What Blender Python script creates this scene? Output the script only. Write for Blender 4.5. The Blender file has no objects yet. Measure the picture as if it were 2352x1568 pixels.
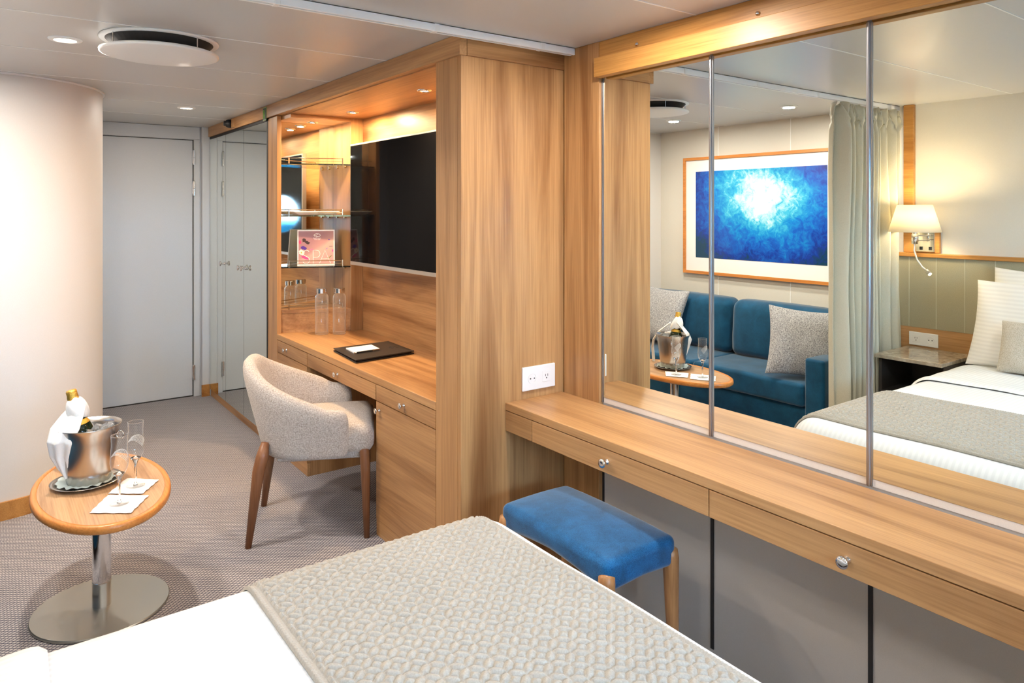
import bpy, bmesh, math, random
import numpy as np
from mathutils import Vector, Matrix, noise
random.seed(7)
C = bpy.context.scene.collection
PI = math.pi
BASE = {}

# ------------------------------------------------------------------ materials
def srgb(r, g, b):
    f = lambda c: ((c/255+0.055)/1.055)**2.4 if c/255 > 0.04045 else c/255/12.92
    return (f(r), f(g), f(b), 1)
class NT:
    def __init__(s, name):
        s.m = bpy.data.materials.new(name); s.m.use_nodes = True
        s.t = s.m.node_tree; s.p = s.t.nodes['Principled BSDF']; s.out = s.t.nodes['Material Output']
    def n(s, typ, **kw):
        d = s.t.nodes.new(typ)
        for k, v in kw.items(): setattr(d, k, v)
        return d
    def l(s, a, b): s.t.links.new(a, b)
    def set(s, **kw):
        for k, v in kw.items():
            s.p.inputs[k.replace('_', ' ')].default_value = v
    def coords(s, scale=(1, 1, 1), rot=(0, 0, 0), kind='Object'):
        tc = s.n('ShaderNodeTexCoord'); mp = s.n('ShaderNodeMapping')
        s.l(tc.outputs[kind], mp.inputs['Vector'])
        mp.inputs['Scale'].default_value = scale; mp.inputs['Rotation'].default_value = rot
        return mp.outputs['Vector']
    def math(s, op, a, b=None, c=None):
        m = s.n('ShaderNodeMath', operation=op)
        for i, v in enumerate((a, b, c)):
            if v is None: continue
            if isinstance(v, (int, float)): m.inputs[i].default_value = v
            else: s.l(v, m.inputs[i])
        return m.outputs[0]
    def noise(s, vec, scale=5, detail=4, rough=0.5, dist=0):
        d = s.n('ShaderNodeTexNoise'); s.l(vec, d.inputs['Vector'])
        d.inputs['Scale'].default_value = scale; d.inputs['Detail'].default_value = detail
        d.inputs['Roughness'].default_value = rough; d.inputs['Distortion'].default_value = dist
        return d.outputs['Fac']
    def ramp(s, fac, stops, interp='LINEAR'):
        r = s.n('ShaderNodeValToRGB'); s.l(fac, r.inputs['Fac']); cr = r.color_ramp; cr.interpolation = interp
        while len(cr.elements) > 1: cr.elements.remove(cr.elements[-1])
        cr.elements[0].position = stops[0][0]; cr.elements[0].color = stops[0][1]
        for p, c in stops[1:]:
            e = cr.elements.new(p); e.color = c
        return r.outputs['Color']
    def mix(s, fac, a, b, blend='MIX'):
        m = s.n('ShaderNodeMix', data_type='RGBA', blend_type=blend)
        for i, v in ((0, fac), (6, a), (7, b)):
            if isinstance(v, (int, float)): m.inputs[i].default_value = v
            elif isinstance(v, tuple): m.inputs[i].default_value = v
            else: s.l(v, m.inputs[i])
        return m.outputs[2]
    def bump(s, h, strength=0.3, dist=0.002):
        b = s.n('ShaderNodeBump'); b.inputs['Strength'].default_value = strength; b.inputs['Distance'].default_value = dist
        s.l(h, b.inputs['Height']); s.l(b.outputs['Normal'], s.p.inputs['Normal'])

def plain(name, col, rough=0.5, metal=0.0, **kw):
    t = NT(name); t.set(Base_Color=col, Roughness=rough, Metallic=metal, **kw)
    return t.m
def wood(name, axis, light, dark, rough=0.38, scale=1.0, figure=0.5):
    t = NT(name)
    i = 'xyz'.index(axis)
    a = [9*scale]*3; a[i] = 0.7*scale
    b = [150*scale]*3; b[i] = 3*scale
    v1 = t.coords(tuple(a)); n1 = t.noise(v1, 1.0, 5, 0.55, 0.7)
    v2 = t.coords(tuple(b)); n2 = t.noise(v2, 1.0, 3, 0.6)
    c = [2.2*scale]*3; c[i] = 0.35*scale
    n3 = t.noise(t.coords(tuple(c)), 1.0, 2, 0.5, 0.3)
    c1 = t.ramp(n1, [(0.30, dark), (0.5, tuple((light[k]*0.75+dark[k]*0.25) for k in range(4))), (0.68, light)])
    g = t.ramp(n2, [(0.30, (0.72, 0.66, 0.58, 1)), (0.6, (1, 1, 1, 1))])
    c2 = t.mix(0.8, c1, g, 'MULTIPLY')
    g3 = t.ramp(n3, [(0.35, (0.82, 0.78, 0.74, 1)), (0.65, (1.0, 1.0, 1.0, 1))])
    c3 = t.mix(figure, c2, g3, 'MULTIPLY')
    t.l(c3, t.p.inputs['Base Color'])
    t.set(Roughness=rough)
    t.p.inputs['Specular IOR Level'].default_value = 0.45
    t.bump(n2, 0.12, 0.0006)
    return t.m
OL, OD = srgb(202, 155, 105), srgb(144, 98, 58)
M = {}
for ax in 'xyz':
    M['oak_'+ax] = wood('oak veneer '+ax, ax, OL, OD)
M['beam'] = wood('solid oak beam', 'y', srgb(206, 150, 82), srgb(160, 104, 46), 0.42, 1.3)
M['table'] = wood('table veneer', 'y', srgb(205, 165, 125), srgb(160, 120, 84), 0.35, 1.5)
M['edge'] = wood('table edge wood', 'y', srgb(226, 150, 78), srgb(190, 116, 52), 0.28, 1.2)
M['walnut'] = wood('walnut leg', 'z', srgb(150, 100, 66), srgb(112, 70, 44), 0.4, 1.4)
M['legoak'] = wood('stool leg oak', 'z', srgb(196, 142, 92), srgb(154, 104, 62), 0.4, 1.4)
M['chrome'] = plain('polished chrome', (0.80, 0.80, 0.82, 1), 0.08, 1.0)
M['steel'] = plain('brushed steel', (0.50, 0.47, 0.44, 1), 0.27, 1.0)
M['baseplate'] = plain('satin steel plate', (0.42, 0.42, 0.39, 1), 0.38, 0.85)
M['brass'] = plain('warm metal rail', (0.62, 0.50, 0.36, 1), 0.2, 1.0)
M['alu'] = plain('grey aluminium strip', (0.38, 0.38, 0.40, 1), 0.28, 1.0)
M['mirror'] = plain('mirror silvering', (0.86, 0.90, 0.865, 1), 0.0, 1.0)
M['black'] = plain('black plastic', (0.012, 0.012, 0.014, 1), 0.4)
M['dark'] = plain('dark joint', (0.02, 0.018, 0.018, 1), 0.7)
M['white_metal'] = plain('white lacquered metal', (0.90, 0.90, 0.89, 1), 0.35)
M['white_plastic'] = plain('white socket plastic', (0.85, 0.84, 0.82, 1), 0.3)
M['screen'] = plain('television glass', (0.004, 0.004, 0.005, 1), 0.05, 0.0, Specular_IOR_Level=0.05)
M['bezel'] = plain('silver bezel', (0.62, 0.58, 0.54, 1), 0.35, 0.8)
M['paper'] = plain('white paper', (0.86, 0.86, 0.86, 1), 0.7)
M['ceramic'] = plain('white china', (0.85, 0.82, 0.78, 1), 0.2)
M['marble'] = None
def em(name, col, s):
    t = NT(name); t.set(Base_Color=(0, 0, 0, 1)); t.p.inputs['Emission Color'].default_value = col
    t.p.inputs['Emission Strength'].default_value = s; return t.m
M['lamp_glow'] = em('lit lamp lens', (1.0, 0.88, 0.70, 1), 22)
M['led'] = em('lit reading lens', (1.0, 0.70, 0.35, 1), 14)

t = NT('ceiling panel'); v = t.coords((1, 1, 1)); nz = t.noise(v, 600, 2, 0.6)
t.l(t.ramp(nz, [(0.3, (0.55, 0.54, 0.53, 1)), (0.7, (0.60, 0.59, 0.58, 1))]), t.p.inputs['Base Color'])
t.set(Roughness=0.32); t.bump(nz, 0.05, 0.0005); M['ceiling'] = t.m
def plaster(name, c, r=0.55, sp=0.02):
    t = NT(name); v = t.coords((1, 1, 1)); nz = t.noise(v, 420, 2, 0.6)
    lo = tuple(x*(1-sp*3) for x in c[:3])+(1,); t.l(t.ramp(nz, [(0.3, lo), (0.7, c)]), t.p.inputs['Base Color'])
    t.set(Roughness=r); t.bump(nz, 0.06, 0.0005); return t.m
M['wall'] = plaster('cream wall panel', (0.70, 0.67, 0.60, 1))
M['pod'] = plaster('pale wall covering', (0.72, 0.69, 0.66, 1), 0.5)
M['greige'] = plaster('greige wall panel', (0.58, 0.53, 0.48, 1), 0.5)
M['door'] = plaster('pale door laminate', (0.66, 0.68, 0.70, 1), 0.4)
M['strip_cream'] = plaster('cream sill strip', (0.80, 0.70, 0.60, 1), 0.5)

t = NT('lozenge carpet'); v = t.coords((1, 1, 1)); sx = t.n('ShaderNodeSeparateXYZ')
wn = t.n('ShaderNodeTexNoise'); t.l(v, wn.inputs['Vector']); wn.inputs['Scale'].default_value = 60
vm = t.n('ShaderNodeVectorMath', operation='MULTIPLY_ADD'); t.l(wn.outputs['Color'], vm.inputs[0]); vm.inputs[1].default_value = (0.004,)*3; t.l(v, vm.inputs[2])
t.l(vm.outputs[0], sx.inputs[0])
p1 = t.math('ADD', t.math('MULTIPLY', sx.outputs[0], 1/0.021), t.math('MULTIPLY', sx.outputs[1], 1/0.0165))
p2 = t.math('SUBTRACT', t.math('MULTIPLY', sx.outputs[0], 1/0.021), t.math('MULTIPLY', sx.outputs[1], 1/0.0165))
def tri(x): return t.math('MULTIPLY', t.math('ABSOLUTE', t.math('SUBTRACT', t.math('FRACT', x), 0.5)), 2)
e = t.math('MAXIMUM', tri(p1), tri(p2))
nf = t.noise(v, 900, 2, 0.6); nb = t.noise(v, 3, 3, 0.6)
lozenge = t.ramp(e, [(0.0, srgb(196, 190, 188)), (0.66, srgb(186, 180, 178)), (0.84, srgb(92, 91, 104)), (1.0, srgb(76, 76, 92))])
c = t.mix(0.6, lozenge, t.ramp(nf, [(0.3, (0.72, 0.72, 0.72, 1)), (0.7, (1.1, 1.1, 1.1, 1))]), 'MULTIPLY')
t.l(c, t.p.inputs['Base Color']); t.set(Roughness=0.95); t.p.inputs['Specular IOR Level'].default_value = 0.1
t.bump(t.math('SUBTRACT', 1.0, e), 0.5, 0.003); M['carpet'] = t.m

def fabric(name, c1, c2, sc=260, rough=0.9, bump=0.6, dist=0.003, sheen=0.3, big=0.25, bigscale=7):
    t = NT(name); v = t.coords((1, 1, 1)); a = t.noise(v, sc, 3, 0.65); b = t.noise(v, bigscale, 4, 0.6, 0.4)
    col = t.ramp(a, [(0.34, c1), (0.66, c2)])
    col = t.mix(big, col, t.ramp(b, [(0.35, (0.6, 0.6, 0.6, 1)), (0.65, (1.25, 1.25, 1.25, 1))]), 'MULTIPLY')
    t.l(col, t.p.inputs['Base Color']); t.set(Roughness=rough, Sheen_Weight=sheen)
    t.p.inputs['Specular IOR Level'].default_value = 0.15
    t.p.inputs['Sheen Roughness'].default_value = 0.4
    t.bump(a, bump, dist); return t.m
M['boucle'] = fabric('greige boucle', srgb(164, 150, 138), srgb(214, 204, 194), 190, bump=0.9, dist=0.004, big=0.05)
M['cushion'] = fabric('grey flecked wool', srgb(112, 112, 116), srgb(200, 200, 202), 170, bump=0.8, dist=0.004, big=0.1)
M['linen'] = fabric('woven linen cushion', srgb(176, 168, 152), srgb(214, 208, 196), 240, big=0.1)
M['velvet'] = fabric('teal blue velvet', srgb(14, 62, 92), srgb(20, 82, 116), 500, 0.75, 0.1, 0.001, 0.5, 0.6, 9)
M['stoolvelvet'] = fabric('bright blue velvet', srgb(10, 62, 108), srgb(34, 104, 152), 500, 0.6, 0.1, 0.001, 0.6, 0.7, 16)
M['quilt'] = fabric('quilted taupe satin', srgb(158, 153, 145), srgb(174, 169, 160), 300, 0.55, 0.15, 0.001, 0.3, 0.1, 4)
M['curtain'] = fabric('sage beige curtain', srgb(190, 185, 165), srgb(204, 200, 182), 400, 0.7, 0.1, 0.001, 0.3, 0.05)
M['towel'] = fabric('white napkin cloth', (0.82, 0.82, 0.81, 1), (0.88, 0.88, 0.87, 1), 300, 0.85, 0.15, 0.001, 0.1, 0.0)
t = NT('headboard fabric'); v = t.coords((1, 1, 1)); a = t.noise(v, 300, 2, 0.6)
t.l(t.ramp(a, [(0.3, srgb(150, 142, 116)), (0.7, srgb(166, 158, 132))]), t.p.inputs['Base Color']); t.set(Roughness=0.55); M['headboard'] = t.m
def striped(name, axis, base, period=0.02):
    t = NT(name); v = t.coords((1, 1, 1)); s = t.n('ShaderNodeSeparateXYZ'); t.l(v, s.inputs[0])
    w = t.math('SINE', t.math('MULTIPLY', s.outputs[axis], 2*PI/period))
    k = t.math('MULTIPLY_ADD', w, 0.5, 0.5)
    t.l(t.ramp(k, [(0.35, tuple(x*0.93 for x in base[:3])+(1,)), (0.65, base)]), t.p.inputs['Base Color'])
    t.l(t.math('MULTIPLY_ADD', k, -0.3, 0.75), t.p.inputs['Roughness'])
    t.bump(t.noise(v, 9, 3, 0.5, 0.5), 0.25, 0.01); return t.m
M['duvet'] = striped('white striped damask', 1, (0.76, 0.785, 0.81, 1))
M['pillowcase'] = striped('white striped pillow linen', 2, (0.85, 0.84, 0.80, 1))

t = NT('polished stone'); v = t.coords((1, 1, 1)); a = t.noise(v, 14, 6, 0.65, 1.5)
t.l(t.ramp(a, [(0.3, srgb(128, 114, 96)), (0.5, srgb(168, 154, 134)), (0.7, srgb(196, 184, 166))]), t.p.inputs['Base Color'])
t.set(Roughness=0.08); M['marble'] = t.m
t = NT('black leather'); v = t.coords((1, 1, 1)); a = t.noise(v, 700, 2, 0.6)
t.set(Base_Color=(0.016, 0.012, 0.011, 1), Roughness=0.42); t.bump(a, 0.2, 0.0005); M['leather'] = t.m
t = NT('gold foil'); v = t.coords((1, 1, 1)); a = t.noise(v, 260, 3, 0.6)
t.set(Base_Color=(0.85, 0.52, 0.10, 1), Roughness=0.28, Metallic=1.0); t.bump(a, 0.8, 0.003); M['gold'] = t.m
def thin_glass(name, tint, edge, k):
    t = NT(name); tr = t.n('ShaderNodeBsdfTransparent'); tr.inputs[0].default_value = tint
    gl = t.n('ShaderNodeBsdfGlossy'); gl.inputs['Roughness'].default_value = 0.03; gl.inputs[0].default_value = edge
    lw = t.n('ShaderNodeLayerWeight'); lw.inputs[0].default_value = 0.35
    f = t.math('MULTIPLY_ADD', t.math('POWER', lw.outputs['Facing'], 2.5), k, 0.06)
    df = t.n('ShaderNodeBsdfDiffuse'); df.inputs[0].default_value = edge  # diffuse white towards the silhouette paints in the bright highlights of glass outlines
    m2 = t.n('ShaderNodeMixShader'); m2.inputs[0].default_value = 0.32; t.l(gl.outputs[0], m2.inputs[1]); t.l(df.outputs[0], m2.inputs[2])
    mx = t.n('ShaderNodeMixShader'); t.l(f, mx.inputs[0]); t.l(tr.outputs[0], mx.inputs[1]); t.l(m2.outputs[0], mx.inputs[2]); t.l(mx.outputs[0], t.out.inputs[0]); return t.m
M['glass'] = thin_glass('clear glass', (0.985, 0.99, 0.99, 1), (1, 1, 1, 1), 1.5)
t = NT('solid clear glass'); t.set(Base_Color=(1, 1, 1, 1), Roughness=0.0, IOR=1.45, Transmission_Weight=1.0); M['solidglass'] = t.m
t = NT('green edged shelf glass'); t.set(Base_Color=(0.80, 0.97, 0.92, 1), Roughness=0.0, IOR=1.45, Transmission_Weight=1.0); M['shelfglass'] = t.m
t = NT('dark bottle glass'); t.set(Base_Color=(0.01, 0.018, 0.008, 1), Roughness=0.06); M['bottleglass'] = t.m
t = NT('ice'); t.set(Base_Color=(0.93, 0.96, 1, 1), Roughness=0.15, IOR=1.31, Transmission_Weight=0.85); M['ice'] = t.m
t = NT('window pane'); tr = t.n('ShaderNodeBsdfTransparent'); gl = t.n('ShaderNodeBsdfGlossy'); gl.inputs['Roughness'].default_value = 0.0
fr = t.n('ShaderNodeFresnel'); mx = t.n('ShaderNodeMixShader'); t.l(fr.outputs[0], mx.inputs[0]); t.l(tr.outputs[0], mx.inputs[1]); t.l(gl.outputs[0], mx.inputs[2])
t.l(mx.outputs[0], t.out.inputs[0]); M['pane'] = t.m
t = NT('lamp shade fabric'); t.set(Base_Color=(0.95, 0.90, 0.78, 1), Roughness=0.8)
ts = t.n('ShaderNodeBsdfTranslucent'); ts.inputs[0].default_value = (1.0, 0.93, 0.78, 1)
mx = t.n('ShaderNodeMixShader'); mx.inputs[0].default_value = 0.6; t.l(t.p.outputs[0], mx.inputs[1]); t.l(ts.outputs[0], mx.inputs[2]); t.l(mx.outputs[0], t.out.inputs[0]); M['shade'] = t.m

# abstract painting (object coordinates: y across, z up)
t = NT('abstract blue print'); v = t.coords((1, 1, 1)); s = t.n('ShaderNodeSeparateXYZ')
w = t.n('ShaderNodeTexNoise'); t.l(v, w.inputs['Vector']); w.inputs['Scale'].default_value = 3.2; w.inputs['Detail'].default_value = 8; w.inputs['Roughness'].default_value = 0.65
vm = t.n('ShaderNodeVectorMath', operation='MULTIPLY_ADD'); t.l(w.outputs['Color'], vm.inputs[0]); vm.inputs[1].default_value = (0.5,)*3; vo = t.n('ShaderNodeVectorMath', operation='SUBTRACT'); t.l(v, vo.inputs[0]); vo.inputs[1].default_value = (0.25,)*3; t.l(vo.outputs[0], vm.inputs[2]); t.l(vm.outputs[0], s.inputs[0])
dy = t.math('SUBTRACT', s.outputs[1], 0.50); dz = t.math('SUBTRACT', s.outputs[2], 0.58)
dd = t.math('SQRT', t.math('ADD', t.math('MULTIPLY', t.math('MULTIPLY', dy, dy), 1.7), t.math('MULTIPLY', t.math('MULTIPLY', dz, dz), 3.2)))
fine = t.noise(v, 16, 8, 0.7, 1.0)
f = t.math('ADD', dd, t.math('MULTIPLY', t.math('SUBTRACT', fine, 0.5), 0.7))
t.l(t.ramp(f, [(0.05, srgb(236, 246, 246)), (0.22, srgb(176, 222, 232)), (0.36, srgb(60, 178, 216)), (0.50, srgb(10, 134, 206)), (0.64, srgb(8, 92, 190)), (0.80, srgb(10, 52, 150)), (0.95, srgb(8, 60, 90))]), t.p.inputs['Base Color'])
t.set(Roughness=0.25); M['print'] = t.m

# book cover: flowers on a dusty pink ground (object coords x across, z up, in metres)
t = NT('spa cover'); v = t.coords((1, 1, 1)); s = t.n('ShaderNodeSeparateXYZ'); t.l(v, s.inputs[0])
diag = t.math('ADD', t.math('MULTIPLY', s.outputs[0], -3.5), t.math('MULTIPLY', s.outputs[2], 5.0))
t.l(t.ramp(t.math('MULTIPLY_ADD', t.noise(v, 12, 2), 0.15, diag), [(0.1, srgb(204, 156, 150)), (0.5, srgb(206, 166, 154)), (0.62, srgb(184, 138, 134)), (0.9, srgb(164, 118, 122))]), t.p.inputs['Base Color'])
t.set(Roughness=0.35); M['spa'] = t.m

# ------------------------------------------------------------------ mesh helpers
def box(bm, x0, x1, y0, y1, z0, z1):
    vs = [bm.verts.new((x, y, z)) for x in (x0, x1) for y in (y0, y1) for z in (z0, z1)]
    for f in ((0, 1, 3, 2), (4, 6, 7, 5), (0, 4, 5, 1), (2, 3, 7, 6), (0, 2, 6, 4), (1, 5, 7, 3)):
        bm.faces.new([vs[i] for i in f])
def B(*boxes):
    bm = bmesh.new()
    for b in boxes: box(bm, *b)
    return bm
def prism(bm, pts, z0, z1):
    a = [bm.verts.new((p[0], p[1], z0)) for p in pts]; b = [bm.verts.new((p[0], p[1], z1)) for p in pts]
    n = len(pts)
    bm.faces.new(a[::-1]); bm.faces.new(b)
    for i in range(n): bm.faces.new((a[i], a[(i+1) % n], b[(i+1) % n], b[i]))
def lathe(bm, prof, seg=32, c=(0, 0, 0), sx=1, sy=1, mat=None):
    rings = []
    for r, z in prof:
        if r < 1e-6:
            p = Vector((0, 0, z)); p = (mat @ p if mat else p)+Vector(c); rings.append([bm.verts.new(p)])
        else:
            ring = []
            for i in range(seg):
                a = 2*PI*i/seg; p = Vector((r*math.cos(a)*sx, r*math.sin(a)*sy, z)); p = (mat @ p if mat else p)+Vector(c)
                ring.append(bm.verts.new(p))
            rings.append(ring)
    for A, Bq in zip(rings, rings[1:]):
        for i in range(seg):
            j = (i+1) % seg
            if len(A) == 1 and len(Bq) == 1: continue
            if len(A) == 1: bm.faces.new((A[0], Bq[i], Bq[j]))
            elif len(Bq) == 1: bm.faces.new((A[i], A[j], Bq[0]))
            else: bm.faces.new((A[i], A[j], Bq[j], Bq[i]))
    return rings
def tube(bm, pts, r, seg=10, closed=False, caps=True):
    pts = [Vector(p) for p in pts]; n = len(pts)
    rs = r if isinstance(r, (list, tuple)) else [r]*n
    up = Vector((0, 0, 1)); rings = []; prev = None
    for i, p in enumerate(pts):
        if closed: d = pts[(i+1) % n]-pts[i-1]
        else: d = pts[min(i+1, n-1)]-pts[max(i-1, 0)]
        d.normalize()
        if prev is None:
            a = d.cross(up)
            if a.length < 0.05: a = d.cross(Vector((1, 0, 0)))
            a.normalize()
        else:
            a = prev-d*prev.dot(d); a.normalize()
        b = d.cross(a); prev = a
        rings.append([bm.verts.new(p+(a*math.cos(2*PI*k/seg)+b*math.sin(2*PI*k/seg))*rs[i]) for k in range(seg)])
    m = n if closed else n-1
    for i in range(m):
        A, Bq = rings[i], rings[(i+1) % n]
        for k in range(seg): bm.faces.new((A[k], A[(k+1) % seg], Bq[(k+1) % seg], Bq[k]))
    if caps and not closed: bm.faces.new(rings[0][::-1]); bm.faces.new(rings[-1])
def T(pts, r, seg=10, closed=False):
    bm = bmesh.new(); tube(bm, pts, r, seg, closed); return bm
def L(prof, seg=32, c=(0, 0, 0), **k):
    bm = bmesh.new(); lathe(bm, prof, seg, c, **k); return bm
def grid(nu, nv, fn):
    bm = bmesh.new(); V = [[bm.verts.new(fn(i/(nu-1), j/(nv-1))) for j in range(nv)] for i in range(nu)]
    for i in range(nu-1):
        for j in range(nv-1): bm.faces.new((V[i][j], V[i+1][j], V[i+1][j+1], V[i][j+1]))
    return bm
def axis_samples(h, r, step, k=4):
    a = [-h+r*(1-math.cos(i/k*PI/2)) if False else -h+r*i/k for i in range(k)]
    n = max(1, int((2*(h-r))/step)); mid = [-h+r+(2*(h-r))*i/n for i in range(n+1)]
    return a+mid+[-x for x in a[::-1]]
def rbox(center, half, r, step=0.04, k=4, fn=None, bm=None):
    """box with rounded edges, optional displacement fn(p, unit_normalised) -> p"""
    bm = bm or bmesh.new(); h = Vector(half); c = Vector(center)
    S = [axis_samples(h[i], r, step, k) for i in range(3)]
    new = []
    for ax in range(3):
        o = [i for i in range(3) if i != ax]
        for sgn in (-1, 1):
            G = []
            for a in S[o[0]]:
                row = []
                for b in S[o[1]]:
                    q = Vector((0, 0, 0)); q[ax] = sgn*h[ax]; q[o[0]] = a; q[o[1]] = b
                    inn = Vector([max(-(h[i]-r), min(h[i]-r, q[i])) for i in range(3)])
                    d = q-inn; p = inn+d.normalized()*r
                    row.append(bm.verts.new(p)); new.append(row[-1])
                G.append(row)
            for i in range(len(G)-1):
                for j in range(len(G[0])-1):
                    f = (G[i][j], G[i+1][j], G[i+1][j+1], G[i][j+1])
                    flip = (sgn > 0) != (ax == 1)
                    bm.faces.new(f if flip else f[::-1])
    bmesh.ops.remove_doubles(bm, verts=new, dist=1e-5)
    for v in bm.verts:
        if v.is_valid:
            p = v.co.copy()
            if fn: p = fn(p, Vector([p[i]/h[i] for i in range(3)]))
            v.co = p+c
    return bm
def pillow(w, h, t, n=26, pinch=0.06, wr=0.012, seed=0):
    bm = bmesh.new(); layers = []
    for s in (1, -1):
        G = []
        for i in range(n+1):
            row = []
            for j in range(n+1):
                u = -math.cos(PI*i/n); v = -math.cos(PI*j/n)
                x = w/2*u*(1-pinch*(1-v*v)*abs(u)); y = h/2*v*(1-pinch*(1-u*u)*abs(v))
                z = s*t/2*(max(0, (1-u*u)*(1-v*v)))**0.42
                nn = noise.noise(Vector((x*6+seed, y*6, s*3)))*wr*(1-max(abs(u), abs(v))**6)
                row.append(bm.verts.new((x, y, z+nn*s)))
            G.append(row)
        for i in range(n):
            for j in range(n):
                f = (G[i][j], G[i+1][j], G[i+1][j+1], G[i][j+1]); bm.faces.new(f if s > 0 else f[::-1])
    bmesh.ops.remove_doubles(bm, verts=bm.verts[:], dist=1e-5)
    return bm
def xform(bm, m): bmesh.ops.transform(bm, matrix=m, verts=bm.verts[:]); return bm
def RT(loc, rx=0, ry=0, rz=0):
    return Matrix.Translation(loc) @ Matrix.Rotation(rz, 4, 'Z') @ Matrix.Rotation(ry, 4, 'Y') @ Matrix.Rotation(rx, 4, 'X')

def obj(name, bm, mat, parent=None, bevel=0, smooth=False, sub=0, solid=0, segs=2, label=None, normals=True):
    me = bpy.data.meshes.new(name)
    if normals: bmesh.ops.recalc_face_normals(bm, faces=bm.faces[:])
    bm.to_mesh(me); bm.free()
    o = bpy.data.objects.new(name, me); C.objects.link(o)
    if mat: me.materials.append(mat if not isinstance(mat, str) else M[mat])
    if parent is not None:
        b = BASE[parent.name]; o.parent = parent; BASE[o.name] = b
        if b.length > 0: me.transform(Matrix.Translation(-b))
    else: BASE[o.name] = Vector((0, 0, 0))
    if smooth:
        for p in me.polygons: p.use_smooth = True
    if solid:
        m = o.modifiers.new('s', 'SOLIDIFY'); m.thickness = solid; m.offset = 0
    if bevel:
        m = o.modifiers.new('b', 'BEVEL'); m.width = bevel; m.segments = segs; m.limit_method = 'ANGLE'; m.angle_limit = math.radians(40)
    if sub:
        m = o.modifiers.new('u', 'SUBSURF'); m.levels = sub; m.render_levels = sub
    if label: o['label'] = label
    return o
def tag(o, label, cat, group=None):
    o['label'] = label; o['category'] = cat
    if group: o['group'] = group
    return o
def thing(name, label, cat, loc=(0, 0, 0), rotz=0, group=None, local=False):
    o = bpy.data.objects.new(name, None); C.objects.link(o); o.location = loc; o.rotation_euler = (0, 0, rotz)
    o.empty_display_size = 0.05
    BASE[o.name] = Vector((0, 0, 0)) if local else Vector(loc)
    return tag(o, label, cat, group)
def struct(name, bm, mat, **k):
    o = obj(name, bm, mat, **k); o['kind'] = 'structure'; return o
def solo(name, bm, mat, label, cat, group=None, origin=None, **k):
    """one-mesh thing with its origin moved to its base"""
    o = obj(name, bm, mat, **k)
    if origin is None:
        n = len(o.data.vertices); a = np.empty(n*3); o.data.vertices.foreach_get('co', a); a = a.reshape(-1, 3)
        origin = ((a[:, 0].min()+a[:, 0].max())/2, (a[:, 1].min()+a[:, 1].max())/2, a[:, 2].min())
    o.data.transform(Matrix.Translation(-Vector(origin))); o.location = origin
    BASE[o.name] = Vector(origin)
    return tag(o, label, cat, group)
def dup(root, loc, rotz=0, label=None):
    r = root.copy(); C.objects.link(r); r.location = loc; r.rotation_euler = (0, 0, rotz)
    if label: r['label'] = label
    BASE[r.name] = BASE[root.name]
    for ch in list(root.children):
        c = ch.copy(); C.objects.link(c); c.parent = r
        for g in list(ch.children):
            d = g.copy(); C.objects.link(d); d.parent = c
    return r
def knob(parent, p, d, R=0.014, depth=0.026, mat='chrome', name='knob'):
    d = Vector(d); m = d.to_track_quat('Z', 'Y').to_matrix()
    prof = [(0, -0.001), (R*0.62, -0.001), (R*0.62, 0.003), (R*0.36, 0.006), (R*0.34, depth*0.55), (R*0.8, depth*0.66), (R, depth*0.8), (R*0.92, depth*0.93), (R*0.5, depth), (0, depth*1.02)]
    return obj(name, L(prof, 20, p, mat=m), mat, parent, smooth=True)

# ------------------------------------------------------------------ dimensions
XM, XT, XV = 1.909, 1.399, 1.600          # mirror wall, tower / desk front, vanity front
YT, YP, YW, YD = 2.215, 2.396, 4.126, 5.942
ZC, ZV, ZK, XL, YB = 2.10, 0.714, 0.708, -0.78, -0.95
ZCB = 2.031

# ------------------------------------------------------------------ setting
struct('floor', B((XL-0.1, XM+0.1, YB-0.1, YD+0.1, -0.05, 0)), 'carpet')
struct('ceiling', B((XL-0.1, XM+0.1, YB-0.1, YD+0.1, ZC, ZC+0.05)), 'ceiling')
n = 1
for y in (0.91, 1.535, 2.80, 3.43, 4.06, 4.69, 5.32):
    x0 = XL; x1 = XM if y < 2.2 else XT
    if y > 4.06: x0 = 0.56
    struct('trim_%d' % n, B((x0, x1, y-0.003, y+0.003, ZC-0.0015, ZC+0.001)), 'white_metal'); n += 1
struct('wall_left', B((XL-0.05, XL, YB, 4.10, 0, ZC)), 'wall')
for y in (0.52, 1.14, 2.89, 3.51):
    z0 = 1.19 if y < 2 else 0
    struct('trim_%d' % n, B((XL-0.001, XL+0.002, y-0.0025, y+0.0025, z0, ZC)), 'white_metal'); n += 1
struct('wall_right', B((XM, XM+0.08, YB, YT, 0, ZC), (1.93, XM+0.08, YT, YD, 0, ZC)), 'greige')
for y in (1.997, 1.484, 0.966, 0.45, -0.07, -0.58):
    struct('trim_%d' % n, B((XM-0.004, XM, y-0.006, y+0.006, 0.02, 0.62)), 'dark'); n += 1
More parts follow.
